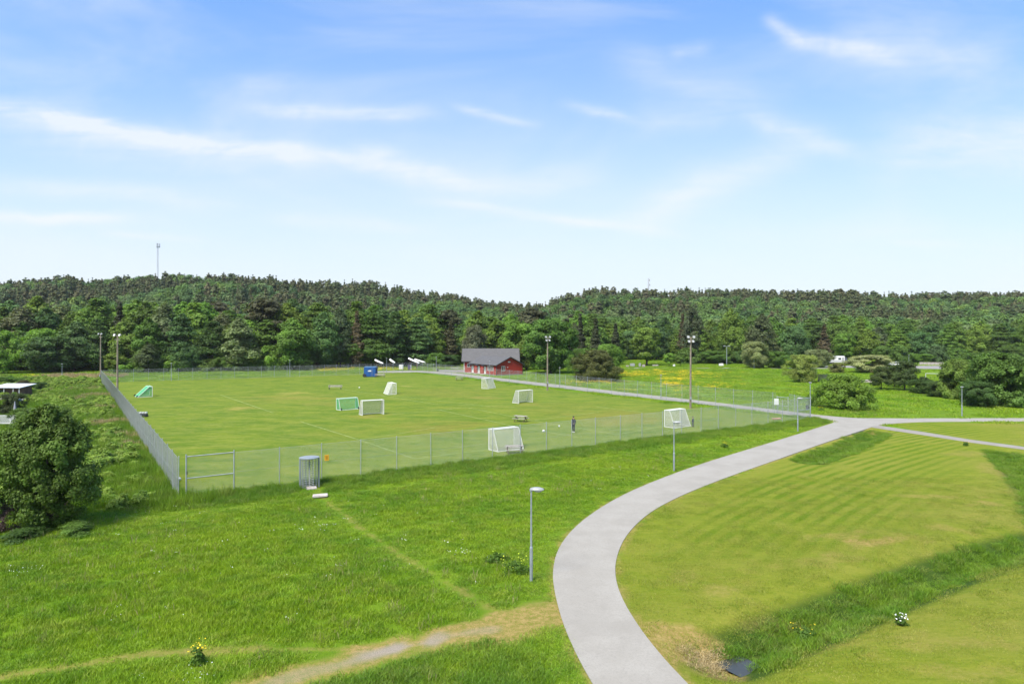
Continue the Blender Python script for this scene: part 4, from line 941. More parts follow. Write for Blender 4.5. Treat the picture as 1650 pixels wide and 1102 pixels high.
# ------------------------------------------------------------------ goals
def net_panel(a, b, c, d, step=.028):
    """wires of a net stretched over a-b (bottom) and d-c (top)"""
    a, b, c, d = map(np.array, (a, b, c, d)); n1 = max(2, int(np.linalg.norm(b - a) / step)); n2 = max(2, int(np.linalg.norm(d - a) / step))
    s1 = np.linspace(0, 1, n1)[:, None]; s2 = np.linspace(0, 1, n2)[:, None]
    return np.vstack([a + (b - a) * s1, a + (d - a) * s2]), np.vstack([d + (c - d) * s1, b + (c - b) * s2])
def goal(label, FLp, FRp, width=None, hgt=2.0, td=.75, bd=1.55, away=True, net=M_net, frame=M_white, tube=.042, wheels=False, step=.028, nr=.0039, group='five-a-side goals standing about the pitch'):
    a = G(*FLp); b = G(*FRp); u = (b - a).normalized(); mid = (a + b) / 2; wd = width or (b - a).length
    v = Vector((-u.y, u.x, 0));      # left of a->b is away from the viewer when a is left
    if not away: v = -v
    # local frame: x along the mouth, y to the back
    t = thing('football_goal', label, 'goal', mid, math.atan2(u.y, u.x), group)
    sg = 1 if away else -1; x = wd / 2
    A, B = (-x, 0, .03), (x, 0, .03); At, Bt = (-x, 0, hgt), (x, 0, hgt); Ab, Bb = (-x, sg * bd, .03), (x, sg * bd, .03); Ak, Bk = (-x, sg * td, hgt), (x, sg * td, hgt)
    for p_, q_ in ((A, At), (B, Bt)): MB().bar(p_, (q_[0], q_[1], q_[2] + tube), tube).build('post', frame, t)
    MB().bar(At, Bt, tube).build('crossbar', frame, t)
    MB().bar(Ak, Bk, tube * .7).bar(At, Ak, tube * .7).bar(Bt, Bk, tube * .7).build('top_frame', frame, t)
    MB().bar(Ak, Ab, tube * .7).bar(Bk, Bb, tube * .7).build('back_stay', frame, t)
    MB().bar(A, Ab, tube * .8).bar(B, Bb, tube * .8).bar(Ab, Bb, tube * .8).build('base_frame', frame, t)
    sag = .0
    P = [net_panel(Ab, Bb, Bk, Ak, step), net_panel(A, Ab, Ak, At, step), net_panel(B, Bb, Bk, Bt, step), net_panel(At, Bt, Bk, Ak, step)]
    V_, F_ = wires(np.vstack([p_[0] for p_ in P]), np.vstack([p_[1] for p_ in P]), nr, 3); link('net', mesh_np('net', V_, F_, net), t)
    if wheels:
        for sx in (-1, 1): MB().bar((sx * (x - .1), sg * bd, .16), (sx * (x - .18), sg * bd, .16), .17, n=16).build('wheel', M_black, t)
    return t
goal('white goal nearest the fence, netting towards the viewer, a bench behind it', (788, 724.5), (828, 719.5), 3.0, away=False)
goal('white goal near the right of the pitch with a child standing beside it', (1069, 688), (1097, 684), 3.0, away=False)
goal('white goal in the middle right of the pitch facing the viewer', (834, 650.5), (860, 648), 3.0)
goal('white goal nearest the red clubhouse, netting towards the viewer', (775.5, 626.2), (788.5, 624.2), 3.0, away=False)
goal('white goal in the middle of the pitch overlapping the green one', (584, 669.8), (618.5, 667.6), 3.0)
a = G(638.9, 635.4); b = G(625.5, 633.6)
goal('white goal turned sideways just below the blue container', (638.9, 635.6), (631, 633.2), 3.0, away=True)
GG = 'green-netted goals'
goal('green-netted goal with wheels, partly behind the white one mid-pitch', (541, 660.2), (573.5, 657.6), 3.0, hgt=1.62, away=False, net=M_gnet, wheels=True, group=GG, bd=1.3)
goal('green-netted goal alone at the far left of the pitch', (245.6, 639.3), (240.6, 637.2), 3.0, hgt=1.75, bd=2.3, td=.5, away=True, net=M_gnet, group=GG, wheels=True)
# small far training goal in the field on the right
goal('thin white goal frame standing between the dark trees on the far field', (1494, 616), (1513, 616.5), 2.8, hgt=2.0, td=.1, bd=1.0, net=M_post, nr=.001, step=.2, group='goal frame on the far field')

# ------------------------------------------------------------------ benches, tables, balls, bits
def picnic(label, px, py, rz, tilt=0.0, pale=True):
    t = thing('picnic_table', label, 'table', G(px, py), rz); m_ = M_greywood
    for k in range(4): MB().box((0, -.27 + k * .18, .74), (1.7, .16, .04), bevel=.006).build('tabletop_board', m_, t)
    for s_ in (-1, 1):
        MB().box((0, s_ * .68, .45), (1.7, .24, .04), bevel=.006).build('seat', m_, t)
        MB().bar((s_ * .65, -.62, 0), (s_ * .65, .25, .72), .035, n=6).bar((s_ * .65, .62, 0), (s_ * .65, -.25, .72), .035, n=6).box((s_ * .65, 0, .40), (.05, 1.5, .08)).build('leg_frame', M_brown, t)
    t.rotation_euler = (tilt, 0, rz); return t
picnic('weathered picnic table alone in the middle of the pitch', 839, 679.5, R(-25))
picnic('picnic table standing behind the nearest white goal', 829, 731, R(8))
picnic('low picnic table at the far right edge of the pitch by the footpath', 740, 613, R(-4))
def benchlow(label, px, py, L, rz=0.0, m=M_greywood):
    t = thing('bench', label, 'bench', G(px, py), rz)
    for k in range(3): MB().box((0, -.14 + k * .14, .46), (L, .12, .045), bevel=.006).build('seat_board', m, t)
    MB().box((0, .24, .72), (L, .04, .22), bevel=.006).build('backrest', m, t)
    for s_ in (-1, 1): MB().box((s_ * L * .42, 0, .22), (.07, .4, .44)).box((s_ * L * .42, .21, .55), (.06, .05, .5)).build('leg', M_dark, t)
    return t
benchlow('long pale bench alone on the far left half of the pitch', 540, 627.5, 2.7, R(2))
benchlow('long pale bench beside the blue container', 612, 608.0, 2.6, R(1))
t = thing('groundsman_trolley', 'low dark trolley with three white tops near the left fence', 'trolley', G(231, 671.5), R(10))
MB().box((0, 0, .28), (1.0, .6, .3), bevel=.03).build('body', M_dark, t)
for x in (-.34, 0, .34): MB().box((x, 0, .55), (.24, .5, .24), bevel=.05).build('white_cap', M_white, t)
for x in (-.38, .38): MB().bar((x, -.34, .14), (x, .34, .14), .14, n=14).build('wheel', M_black, t)
def ball(px, py, label, r=.13):
    g = G(px, py); b = MB(); b.ball((0, 0, 0), r, u=18, v=12); o = b.build('football', M_ball, None, True); o.location = (g.x, g.y, r + .01); return tag(o, label, 'ball', 'footballs lying on the pitch')
M_ball = D.materials.new('panelled_ball'); M_ball.use_nodes = True; bt_ = NT(M_ball.node_tree); vo = bt_.new('ShaderNodeTexVoronoi', feature='DISTANCE_TO_EDGE'); vo.inputs['Scale'].default_value = 9
bt_.l.new(bt_.new('ShaderNodeTexCoord').outputs['Object'], vo.inputs['Vector']); bt_.l.new(bt_.mix(bt_.ramp(vo.outputs[0], .02, .06), (.1, .1, .1), (.8, .8, .78)), bt_.n['Principled BSDF'].inputs['Base Color'])
ball(876, 696.5, 'white football on the grass left of the standing person', .15)
ball(901, 688, 'smaller white football between the picnic table and the person', .11)
ball(579, 625.5, 'white football far off behind the green goal', .14)
ball(289, 774, 'white football inside the near left corner of the fence', .12)

# blue container
g = G(596, 607.5)
t = thing('shipping_container', 'blue steel container with double doors at the far end of the pitch', 'container', g, R(4))
MB().box((0, 1.6, 1.25), (2.95, 3.2, 2.4), bevel=.03).build('body', M_blue, t)
m_ = MB()
for k in range(12):
    m_.box((-1.49, .2 + k * .26, 1.25), (.05, .12, 2.1)); m_.box((1.49, .2 + k * .26, 1.25), (.05, .12, 2.1))
m_.build('corrugation', M_blue, t)
for s_ in (0, 1): MB().box((-.72 + 1.44 * s_, -.03, 1.22), (1.36, .05, 2.2), bevel=.01).build('door', M_blue, t)
for x in (.35, .65): MB().bar((x, -.09, .15), (x, -.09, 2.35), .022, n=8).build('locking_bar', M_galv, t)
MB().box((.05, -.075, 1.55), (.62, .02, .32)).box((-.35, -.075, 1.5), (.3, .02, .2)).build('label_plate', M_white, t)
MB().box((0, 1.6, 2.5), (2.99, 3.24, .06)).build('roof', mat('faded_blue', (.10, .20, .32), .5), t)
t = thing('barrow', 'black wheeled barrow leaning on the left of the blue container', 'barrow', g + Vector((-1.25, -.6, 0)))
MB().bar((0, -.08, .42), (0, .08, .42), .42, n=20).build('wheel', M_black, t); MB().box((-.1, .1, .6), (.5, .2, .5), bevel=.06).build('tray', M_dark, t)

# ------------------------------------------------------------------ the red clubhouse
P0 = G(800, 605.2); LDv = Vector((-.55, .835, 0)).normalized(); RDv = Vector((.835, .55, 0)).normalized()
ang = math.atan2(RDv.y, RDv.x)
t = thing('clubhouse', 'low red wooden clubhouse with a grey roof and white doors', 'building', P0, ang)
Wd, Ln, Eh, Rh = 8.1, 13.6, 2.75, 4.65
b = MB(); b.prism([(0, 0, 0), (Wd, 0, 0), (Wd, 0, Eh), (Wd / 2, 0, Rh), (0, 0, Eh)], (0, Ln, 0)); wall = b.build('wall', M_red, t)
m_ = MB()
for k in range(40): m_.box((Wd * (k + .5) / 40, -.012, 1.35), (.035, .025, 2.7))
for k in range(60): m_.box((-.012, Ln * (k + .5) / 60, 1.35), (.025, .035, 2.7))
m_.build('cover_boards', M_red, t)
MB().box((Wd / 2, -.02, .1), (Wd + .06, .05, .24)).box((-.02, Ln / 2, .1), (.05, Ln, .24)).build('plinth', mat('plinth_grey', (.2, .2, .2), .9), t)
sl = math.hypot(Wd / 2 + .5, (Rh - Eh) * (Wd / 2 + .5) / (Wd / 2)); pa = math.atan2(Rh - Eh, Wd / 2)
for s_ in (-1, 1):
    c = Vector((Wd / 2 + s_ * (Wd / 4 + .25), Ln / 2 - .1, (Eh + Rh) / 2 + .1 - .12))
    MB().box(c, (sl, Ln + .9, .12), rot=Matrix.Rotation(s_ * pa, 4, 'Y')).build('roof', M_roof, t)
m_ = MB()
for s_ in (-1, 1):
    c = Vector((Wd / 2 + s_ * (Wd / 4 + .25), -.56, (Eh + Rh) / 2 - .03)); m_.box(c, (sl, .05, .2), rot=Matrix.Rotation(s_ * pa, 4, 'Y'))
m_.build('barge_board', M_roofdark, t)
MB().bar((-.45, -.5, Eh - .1), (-.45, Ln + .3, Eh - .1), .07, n=8).bar((-.1, -.12, 0), (-.1, -.12, Eh - .1), .05, n=8).build('gutter', M_roofdark, t)
MB().box((-.03, -.03, Eh / 2), (.14, .14, Eh)).box((Wd + .03, -.03, Eh / 2), (.12, .12, Eh)).build('corner_board', mat('dark_red', (.10, .012, .01), .7), t)
def window(t, c, sz, nx, along='x', frame=M_white):
    """c centre, on the front (along x at y<0) or the side wall (along y at x<0)"""
    w_, h_ = sz; f = MB(); 
    def bx(u, z, uw, zh, m, dpt, off): 
        if along == 'x': m.box((c[0] + u, c[1] - off, c[2] + z), (uw, dpt, zh))
        else: m.box((c[0] - off, c[1] + u, c[2] + z), (dpt, uw, zh))
    for s_ in (-1, 1): bx(s_ * w_ / 2, 0, .09, h_ + .09, f, .08, .04); 
    for s_ in (-1, 1): bx(0, s_ * h_ / 2, w_ - .09, .09, f, .08, .04)
    for k in range(1, nx): bx(-w_ / 2 + w_ * k / nx, 0, .08, h_ - .09, f, .07, .035)
    fr = f.build('window', frame, t); g_ = MB(); bx(0, 0, w_ - .1, h_ - .1, g_, .02, .012); g_.build('pane', M_glass, fr)
    return fr
window(t, (2.05, 0, 1.75), (1.05, 1.2), 2)
window(t, (0, 3.0, 1.75), (2.9, 1.15), 5, 'y')
for y_ in (5.6, 8.9, 12.2):
    d_ = MB().box((-.05, y_, 1.1), (.08, 1.0, 2.15), bevel=.01).build('door', mat('white_door', (.68, .66, .62), .5), t); MB().ball((-.13, y_ - .35, 1.05), .05).build('handle', M_dark, d_)
    MB().box((-.55, y_, 2.45), (1.2, 1.5, .08), rot=Matrix.Rotation(R(-8), 4, 'Y')).bar((-.05, y_ - .6, 1.9), (-1.0, y_ - .6, 2.36), .03).bar((-.05, y_ + .6, 1.9), (-1.0, y_ + .6, 2.36), .03).build('canopy', M_roofdark, t)
    MB().box((-.7, y_, .09), (1.3, 1.4, .2)).build('doorstep', M_conc, t)
for y_ in (7.2, 10.5): MB().box((-.04, y_, 1.1), (.06, 1.1, 2.2)).build('wall_panel', mat('bright_red_panel', (.33, .03, .02), .7), t)
MB().box((3.45, -.04, 2.05), (.28, .06, .22), bevel=.01).build('wall_lamp', M_white, t)
MB().box((3.9, -.04, 3.45), (.7, .05, .28)).build('vent', M_white, t)
# the larger hall behind
g0 = G(752, 597); 
t = thing('hall_building', 'large red hall with a wide grey saddle roof behind the clubhouse', 'building', Vector((-13.6, 188, 0)), R(1.5))
Wd2, Ln2, Eh2, Rh2 = 15.2, 10.0, 3.2, 6.3
b = MB(); b.prism([(0, 0, 0), (0, 0, Eh2), (0, Ln2 / 2, Rh2), (0, Ln2, Eh2), (0, Ln2, 0)], (Wd2, 0, 0)); b.build('wall', M_red, t)
sl2 = math.hypot(Ln2 / 2 + .6, (Rh2 - Eh2) * (Ln2 / 2 + .6) / (Ln2 / 2)); pa2 = math.atan2(Rh2 - Eh2, Ln2 / 2)
for s_ in (-1, 1):
    MB().box((Wd2 / 2, Ln2 / 2 + s_ * (Ln2 / 4 + .3), (Eh2 + Rh2) / 2 + .02), (Wd2 + 1.2, sl2, .14), rot=Matrix.Rotation(-s_ * pa2, 4, 'X')).build('roof', M_roof, t)
MB().bar((-.6, -.65, Eh2 - .32), (Wd2 + .6, -.65, Eh2 - .32), .07, n=8).build('gutter', M_roofdark, t)
m_ = MB()
for s_ in (-1, 1):
    for x in (-.63, Wd2 + .63): m_.box((x, Ln2 / 2 + s_ * (Ln2 / 4 + .3), (Eh2 + Rh2) / 2 - .03), (.06, sl2, .26), rot=Matrix.Rotation(-s_ * pa2, 4, 'X'))
m_.build('barge_board', M_roofdark, t); MB().box((.1, -.03, 1.6), (.18, .08, 3.1)).build('corner_board', M_white, t)
window(t, (1.5, 0, 1.9), (1.0, 1.0), 2)
# orange roof up the slope
t = thing('hillside_house', 'orange tiled roof of a house showing above the trees on the slope', 'building', (28 / F * 410 - 4.6, 404, float(height(np.array([10.]), np.array([404.]))[0])), R(2))
zr = H + (YH - 504) * 404 / F - t.location.z
b = MB(); b.prism([(0, 0, 0), (0, 0, zr - 3), (0, 4, zr), (0, 8, zr - 3), (0, 8, 0)], (10.5, 0, 0)); b.build('wall', mat('plaster', (.45, .38, .28), .8), t)
for s_ in (-1, 1): MB().box((5.25, 4 + s_ * 2.1, zr - 1.45), (11.3, 5.3, .2), rot=Matrix.Rotation(-s_ * math.atan2(3, 4), 4, 'X')).build('roof', M_tile, t)
MB().box((5.5, 4.4, zr + .3), (.8, .8, 1.3)).build('chimney', M_tile, t)

# masts on the hill tops
def mast(px, ty, by, d, label, head=True):
    x = (px - XC) / F * d; z0 = float(height(np.array([x]), np.array([d]))[0]); z1 = H + (YH - ty) * d / F
    t = thing('radio_mast', label, 'mast', (x, d, z0)); h = z1 - z0; m_ = MB(); r = .55
    c3 = [(r * math.cos(R(90 + 120 * k)), r * math.sin(R(90 + 120 * k))) for k in range(3)]
    for k in range(3): m_.bar((*c3[k], 0), (*c3[k], h), .11, n=5)
    n = int(h / 1.6)
    for i in range(n):
        for k in range(3): m_.bar((*c3[k], i * h / n), (*c3[(k + 1) % 3], (i + 1) * h / n), .06, n=4)
    m_.build('lattice', mat('mast_steel', (.42, .42, .44), .5, .2), t)
    if head:
        for k in range(3):
            a = R(30 + 120 * k); MB().box((1.3 * math.cos(a), 1.3 * math.sin(a), h - 2.0), (.55, .5, 3.6), rz=a, bevel=.08).build('antenna_panel', M_lamp, t)
        MB().bar((0, 0, h - 3.2), (0, 0, h - 2.9), 1.3, n=16).build('platform', M_galv, t)
    else:
        MB().box((.9, -.3, h - 6), (.9, .4, 1.4)).build('antenna_panel', M_lamp, t); MB().box((.8, -.3, h - 2), (.7, .4, 1.6)).build('antenna_panel', M_lamp, t)
mast(254.5, 392, 452, 560, 'tall pale radio mast with a drum-like head on the left hill')
mast(1045, 448, 474, 575, 'thin lattice radio mast on the right-hand ridge', False)

# ------------------------------------------------------------------ boats on stands, motorhome, cars, far bits
def boat(px0, py0, px1, py1, base, label):
    """upturned white boat propped on a trestle, one end higher"""
    d = H * F / (base - YH); a = Vector(((px0 - XC) / F * d, d, H - (py0 - YH) * d / F)); b = Vector(((px1 - XC) / F * d, d - .8, H - (py1 - YH) * d / F))
    L = (b - a).length; t = thing('boat', label, 'boat', (a + b) / 2, 0, 'white boats laid up at the edge of the wood')
    q_ = (b - a).to_track_quat('X', 'Z'); t.rotation_euler = q_.to_euler()
    bm = MB(); n = 14; prev = None
    for i in range(n + 1):
        s_ = i / n; w_ = .62 * math.sin(math.pi * min(.98, s_ * .8 + .12)) ** .7; hh = .42 * (1 - .25 * s_); ring = [bm.bm.verts.new((L * (s_ - .5), w_ * math.cos(R(v)), hh * math.sin(R(v)))) for v in range(0, 181, 20)]
        if prev:
            for k in range(len(ring) - 1): bm.bm.faces.new((prev[k], prev[k + 1], ring[k + 1], ring[k]))
            bm.bm.faces.new((prev[0], ring[0], ring[-1], prev[-1]))
        else: bm.bm.faces.new(ring)
        prev = ring
    bm.bm.faces.new(prev[::-1]); bm.build('hull', M_white, t, True)
    MB().bar((-L / 2, 0, .42), (L / 2, 0, .36), .03, n=6).build('keel', M_lamp, t)
    m_ = MB(); 
    Mi = q_.to_matrix().inverted()
    for k in (-.3, .3):
        p = Vector((L * k, 0, 0)); zw = ((a + b) / 2).z + (q_ @ p).z
        for s_ in (-.35, .35): m_.bar(p + Vector((0, s_, 0)), p + Vector((0, s_, 0)) + Mi @ Vector((0, 0, -zw)), .05, n=6)
    m_.build('trestle', M_brown, t)
boat(604, 580.5, 618, 586, 593, 'white boat propped up above the blue container')
boat(628, 579.5, 637, 585, 593, 'small white boat propped beside the far lamp')
boat(658, 578, 676, 585.5, 594, 'long white boat propped up before the dark trunks')
boat(668, 579.5, 686, 584.5, 591, 'white boat lying just behind the long one')
b = MB().box((0, 0, .75), (1.3, .8, 1.5), bevel=.05); o = b.build('cabinet', M_white); o.location = G(646.5, 595.5); tag(o, 'white metal cabinet beside the far gate', 'cabinet')
o = MB().box((0, 0, .85), (.9, .5, 1.5), bevel=.03).build('information_board', mat('dark_violet', (.06, .05, .10), .6)); o.location = G(659.5, 596.5); tag(o, 'dark notice board with a white edge near the far gate', 'sign'); MB().box((.5, 0, .85), (.1, .52, 1.5)).build('edge', M_white, o)
t = thing('motorhome', 'white motorhome with a dark cab parked behind the willow bushes', 'motorhome', G(1350, 586.8), R(-4))
MB().box((-.6, 0, 1.75), (5.2, 2.2, 2.3), bevel=.15).build('body', M_white, t)
b = MB(); b.prism([(2.0, -1.05, .5), (3.7, -1.05, .5), (3.75, -1.05, 1.1), (3.1, -1.05, 1.35), (2.5, -1.05, 2.3), (2.0, -1.05, 2.7)], (0, 2.1, 0)); b.build('cab', mat('dark_cab', (.06, .07, .09), .4), t)
MB().box((-2.2, -1.12, 1.95), (.8, .03, .6)).build('window', M_glass, t); MB().box((.2, -1.12, 1.95), (.9, .03, .6)).build('window', M_glass, t); MB().box((1.3, -1.12, 1.6), (.6, .03, 1.7)).build('door', M_lamp, t)
MB().box((-.6, -1.12, 1.1), (5.0, .02, .14)).build('stripe', M_dark, t)
for x in (-2.0, 2.9): MB().bar((x, -1.12, .36), (x, -.85, .36), .36, n=20).build('wheel', M_black, t); MB().bar((x, 1.12, .36), (x, .85, .36), .36, n=20).build('wheel', M_black, t)
def car(px, py, m, label, rz):
    t = thing('parked_car', label, 'car', G(px, py), rz)
    b = MB(); b.prism([(-2.1, -.85, .35), (2.1, -.85, .35), (2.15, -.85, .75), (1.2, -.85, .95), (.6, -.85, 1.42), (-1.2, -.85, 1.45), (-1.95, -.85, .98), (-2.15, -.85, .8)], (0, 1.7, 0)); b.build('body', m, t)
    b = MB(); b.prism([(1.05, -.86, .97), (.55, -.86, 1.36), (-1.15, -.86, 1.38), (-1.7, -.86, .98)], (0, 1.72, 0)); b.build('window', M_glass, t)
    for x in (-1.3, 1.3):
        for y in (-.8, .8): w_ = MB().bar((x, y - .1, .31), (x, y + .1, .31), .31, n=18).build('wheel', M_black, t); MB().bar((x, y - .11, .31), (x, y + .11, .31), .17, n=12).build('rim', M_galv, w_)
    return t
car(1444, 590, M_white, 'white car parked behind the pale willow bush', R(3))
car(1278, 584, M_dark, 'dark car half hidden between the willow bushes', R(0))
car(1570, 578, M_white, 'white car glimpsed under the tall trees on the far right', R(10))
def boardfence(name, label, a, b, h, m, gap=.18, pw=.14, mp=None):
    a = Vector(a); b = Vector(b); L = (b - a).length; t = thing(name, label, 'fence', a, math.atan2((b - a).y, (b - a).x)); m_ = MB()
    n = int(L / gap)
    for k in range(n): m_.box((k * gap + gap / 2, 0, h / 2), (pw, .03, h * random.Random(k).uniform(.95, 1.02)))
    m_.build('boards', m, t); MB().box((L / 2, .03, h * .3), (L, .04, .09)).box((L / 2, .03, h * .8), (L, .04, .09)).build('rail', m, t)
    for x in np.arange(0, L + .1, L / 2): MB().box((x, .09, h / 2), (.1, .1, h + .05)).build('post', mp or m, t)
boardfence('plank_fence', 'short dark plank fence behind the leafy shrub tree', G(1318, 616), G(1346, 617), 1.9, M_dark)
boardfence('rail_fence', 'pale low board fence beside the far road', G(1482, 588.2), G(1533, 588.4), 1.0, M_greywood, 1.2, 1.1)
# grave-like stones and tables under the round tree
for px, py, w_, h_, m_, lb in ((1011, 591, 1.0, .5, M_greywood, 'pale garden table by the round tree'), (1019, 590.5, 1.6, 1.0, M_lamp, 'pale covered heap left of the round tree'), (1031, 591, .7, 1.2, M_lamp, 'pale upright shelter board by the round tree trunk'), (1037, 591.5, 1.0, .8, M_greywood, 'pale box at the round tree trunk'), (1056, 590, 2.0, .5, M_greywood, 'low grey timber stack right of the round tree'), (1086, 590.5, .7, .7, M_white, 'white tub between the small orchard trees'), (1162, 590, 1.5, .9, M_white, 'white tarpaulin heap beside the double lamp pole'), (1229, 592, .8, .7, M_lamp, 'small pale stone at the far edge of the field')):
    b = MB(); b.box((0, 0, h_ / 2), (w_, .6, h_), bevel=.12); b.box((w_ * .2, .1, h_ * .85), (w_ * .5, .5, h_ * .4), bevel=.08); o = b.build('garden_clutter', m_); o.location = G(px, py); tag(o, lb, 'clutter')
t = thing('log_pile', 'greyish pile of brushwood behind the leafy shrub tree', 'log pile', G(1402, 617))
for k in range(9):
    rg = random.Random(k); MB().bar((-1.6 + rg.uniform(-.3, .3), rg.uniform(-.5, .5), .2 + .12 * (k % 4)), (1.6 + rg.uniform(-.3, .3), rg.uniform(-.5, .5), .3 + .14 * (k % 4)), .14, .08, n=7).build('log', M_greywood, t)

# the allotment on the far left
t = thing('garden_shed', 'low allotment shed with a white roof at the left edge', 'shed', G(16, 642), R(-6)); 
MB().box((0, .9, .95), (4.6, 2.2, 1.9), bevel=.02).build('wall', M_brown, t); MB().box((0, .7, 2.12), (5.6, 3.4, .1), rot=Matrix.Rotation(R(7), 4, 'X')).build('roof', mat('white_sheet_roof', (.58, .60, .64), .5), t)
for x in (-.4, 1.3, 2.4): MB().bar((x, -.75, 0), (x, -.75, 1.9), .06, n=8).build('post', M_white, t)
MB().box((-1.2, -.22, 1.1), (1.1, .05, .7)).build('window', M_glass, t)
o = thing('closed_parasol', 'closed grey parasol beside the white lattice fence', 'parasol', G(24, 676)); MB().bar((0, 0, 0), (0, 0, 2.3), .03, n=8).build('pole', M_galv, o); MB().bar((0, 0, 1.0), (0, 0, 2.35), .20, .05, n=12).build('canopy', mat('grey_canvas', (.28, .28, .31), .8), o)
t = thing('lattice_fence', 'white lattice fence panel beside the big tree on the left', 'fence', G(-12, 692), R(3)); L = 4.0
P0_ = []; P1_ = []
for k in np.arange(-.9, L, .19): 
    u0, u1 = max(k, 0), min(k + .85, L); P0_ += [(u0, 0, .75 + u0 - k), (L - u0, .03, .75 + u0 - k)]; P1_ += [(u1, 0, .75 + u1 - k), (L - u1, .03, .75 + u1 - k)]
V_, F_ = wires(P0_, P1_, .032, 4); link('lattice', mesh_np('lattice', V_, F_, M_white), t)
MB().box((L / 2, 0, 1.62), (L, .07, .08)).box((L / 2, 0, .72), (L, .07, .1)).build('rail', M_white, t)
for x in (0, L / 2, L): MB().box((x, 0, .85), (.12, .12, 1.75)).build('post', M_white, t)
o = thing('paddling_pool', 'blue and white garden tub beside the shed', 'tub', G(28, 652)); MB().bar((0, 0, .3), (0, 0, .75), .7, .75, n=24).build('tub', M_white, o); MB().bar((0, 0, .755), (0, 0, .80), .5, n=24).build('cover', mat('blue_cover', (.06, .25, .55), .4), o)
t = thing('garden_wall', 'low brown brick wall in front of the shed', 'wall', G(20, 650), R(-3)); MB().box((0, 0, .35), (5.5, .5, .7), bevel=.03).build('wall', mat('brown_brick', (.30, .20, .16), .9, 0, .3, 6), t); MB().box((0, 0, .74), (5.6, .6, .07)).build('coping', M_conc, t)

# ------------------------------------------------------------------ single trees and bushes that stand on their own
def own_tree(seed, h, h0, rad, shape, nb, nl, ls, r, nlimb=14, **kw):
    (V_, F_, tt), bl = crown_np(seed, h0, h, rad, shape, nb, nl, ls, **kw)
    return (mesh_np('crown', V_, F_, M_leaf, {'tint': tt}), trunk_mesh('trunk', bl, h * .8, r, seed, nlimb), h, rad)
def ft(key, cx, by, ty, wpx, label, col, own=None, var=0, group=None, name=None, cat=None, seed=1):
    g = G(cx, by); h = H - (ty - YH) * g.y / F; wd = wpx * g.y / F
    return tree(key, g.x, g.y, h, label, jitter(GREENS[col] if isinstance(col, str) else col, random.Random(seed), .03), wd, group, var, name=name, cat=cat, own=own, rz=seed * .7)
bigleft = own_tree(500, 7.3, .15, 3.1, 'ovoid', 260, 62000, .115, .16, 26, flat=.95, blob=.18)
ft('broad', 74, 851, 646, 152, 'big dense leafy tree at the left edge beside the meadow', (.100, .180, .028), bigleft, seed=2)
hb = own_tree(501, 1.9, .05, 1.3, 'dome', 60, 9000, .07, .05, 6, flat=.7, blob=.3)
ft('bush', 4, 858, 802, 50, 'purplish brown bush at the left edge below the big tree', (.17, .12, .10), hb, seed=3)
ft('bush', 38, 868, 846, 75, 'low dark green hedge plant at the foot of the big tree', 'dark', hb, seed=4)
ft('bush', 120, 860, 838, 70, 'low green bush at the right foot of the big tree', 'mid', hb, seed=5)
shrub = own_tree(502, 5.3, .5, 4.6, 'dome', 190, 27000, .17, .2, 26, flat=.75, blob=.165)
ft('round', 1358, 658, 601, 97, 'wide low leafy tree standing just above the path junction', (.155, .260, .034), shrub, seed=6)
wil = own_tree(503, 6.4, .1, 3.7, 'round', 170, 30000, .14, .12, 14, flat=.9, blob=.20)
ft('bush', 1293, 616, 570, 51, 'round olive-green willow bush on the open field', (.27, .31, .075), wil, seed=7, name='willow_bush')
ft('bush', 1349, 601, 584, 24, 'small olive bush in front of the motorhome', (.20, .23, .07), wil, seed=8, name='willow_bush')
ft('bush', 1405, 600, 571, 80, 'wide pale willow bush to the right of the motorhome', (.33, .36, .14), wil, seed=9, name='willow_bush')
ft('bush', 1216, 593, 549, 54, 'tall greyish willow bush before the wood, left of the round one', (.24, .27, .105), wil, seed=10, name='willow_bush')
ft('bush', 1250, 593, 565, 44, 'lower green willow bush next to the tall greyish one', 'mid', wil, seed=11, name='willow_bush')
ft('bush', 1318, 592, 562, 46, 'grey-green willow bush behind the round one', (.21, .25, .10), wil, seed=13, name='willow_bush')
pinb = own_tree(504, 8.6, .1, 6.2, 'dome', 220, 42000, .20, .25, 16, flat=.7, blob=.17)
ft('pine', 958, 614, 562, 84, 'dark brownish bushy pine standing by itself beside the footpath', (.105, .118, .034), pinb, seed=12)
ft('bush', 980, 608, 553, 52, 'bright green bush crown rising behind the dark pine', 'fresh', wil, seed=14)
ft('bush', 942, 608, 560, 50, 'green bush growing behind the left of the dark pine', 'mid', wil, seed=44)
bigt = own_tree(505, 14.8, .8, 7.2, 'round', 260, 42000, .32, .4, 18, flat=.85, blob=.18)
ft('broad', 887, 602, 514, 84, 'very large full green tree to the right of the red clubhouse', 'mid', bigt, seed=15)
ft('broad', 848, 596, 545, 50, 'smaller green tree between the clubhouse and the large tree', 'yel', None, 1, seed=45)
ft('round', 1042, 589, 527, 58, 'round-crowned tree with a forked dark trunk at the far edge of the field', 'yel', own_tree(506, 12.5, 2.2, 6.2, 'round', 130, 16000, .36, .35, 14, flat=.65, blob=.24), seed=16)
orch = own_tree(507, 5, 1.2, 2.6, 'round', 60, 6000, .22, .12, 9, flat=.6, blob=.3)
ft('broad', 1078, 590, 568, 22, 'first small orchard tree right of the round tree', 'fresh', orch, seed=17)
ft('broad', 1096, 590, 571, 18, 'second small orchard tree, with a greyer crown', 'mid', orch, seed=18)
ft('birch', 36, 597, 492, 74, 'large pale grey-green birch at the left end of the wood', (.135, .150, .075), None, 0, seed=19)
ft('birch', 548, 592, 492, 46, 'tall pale birch above the far bench', (.10, .14, .06), None, 1, seed=20)
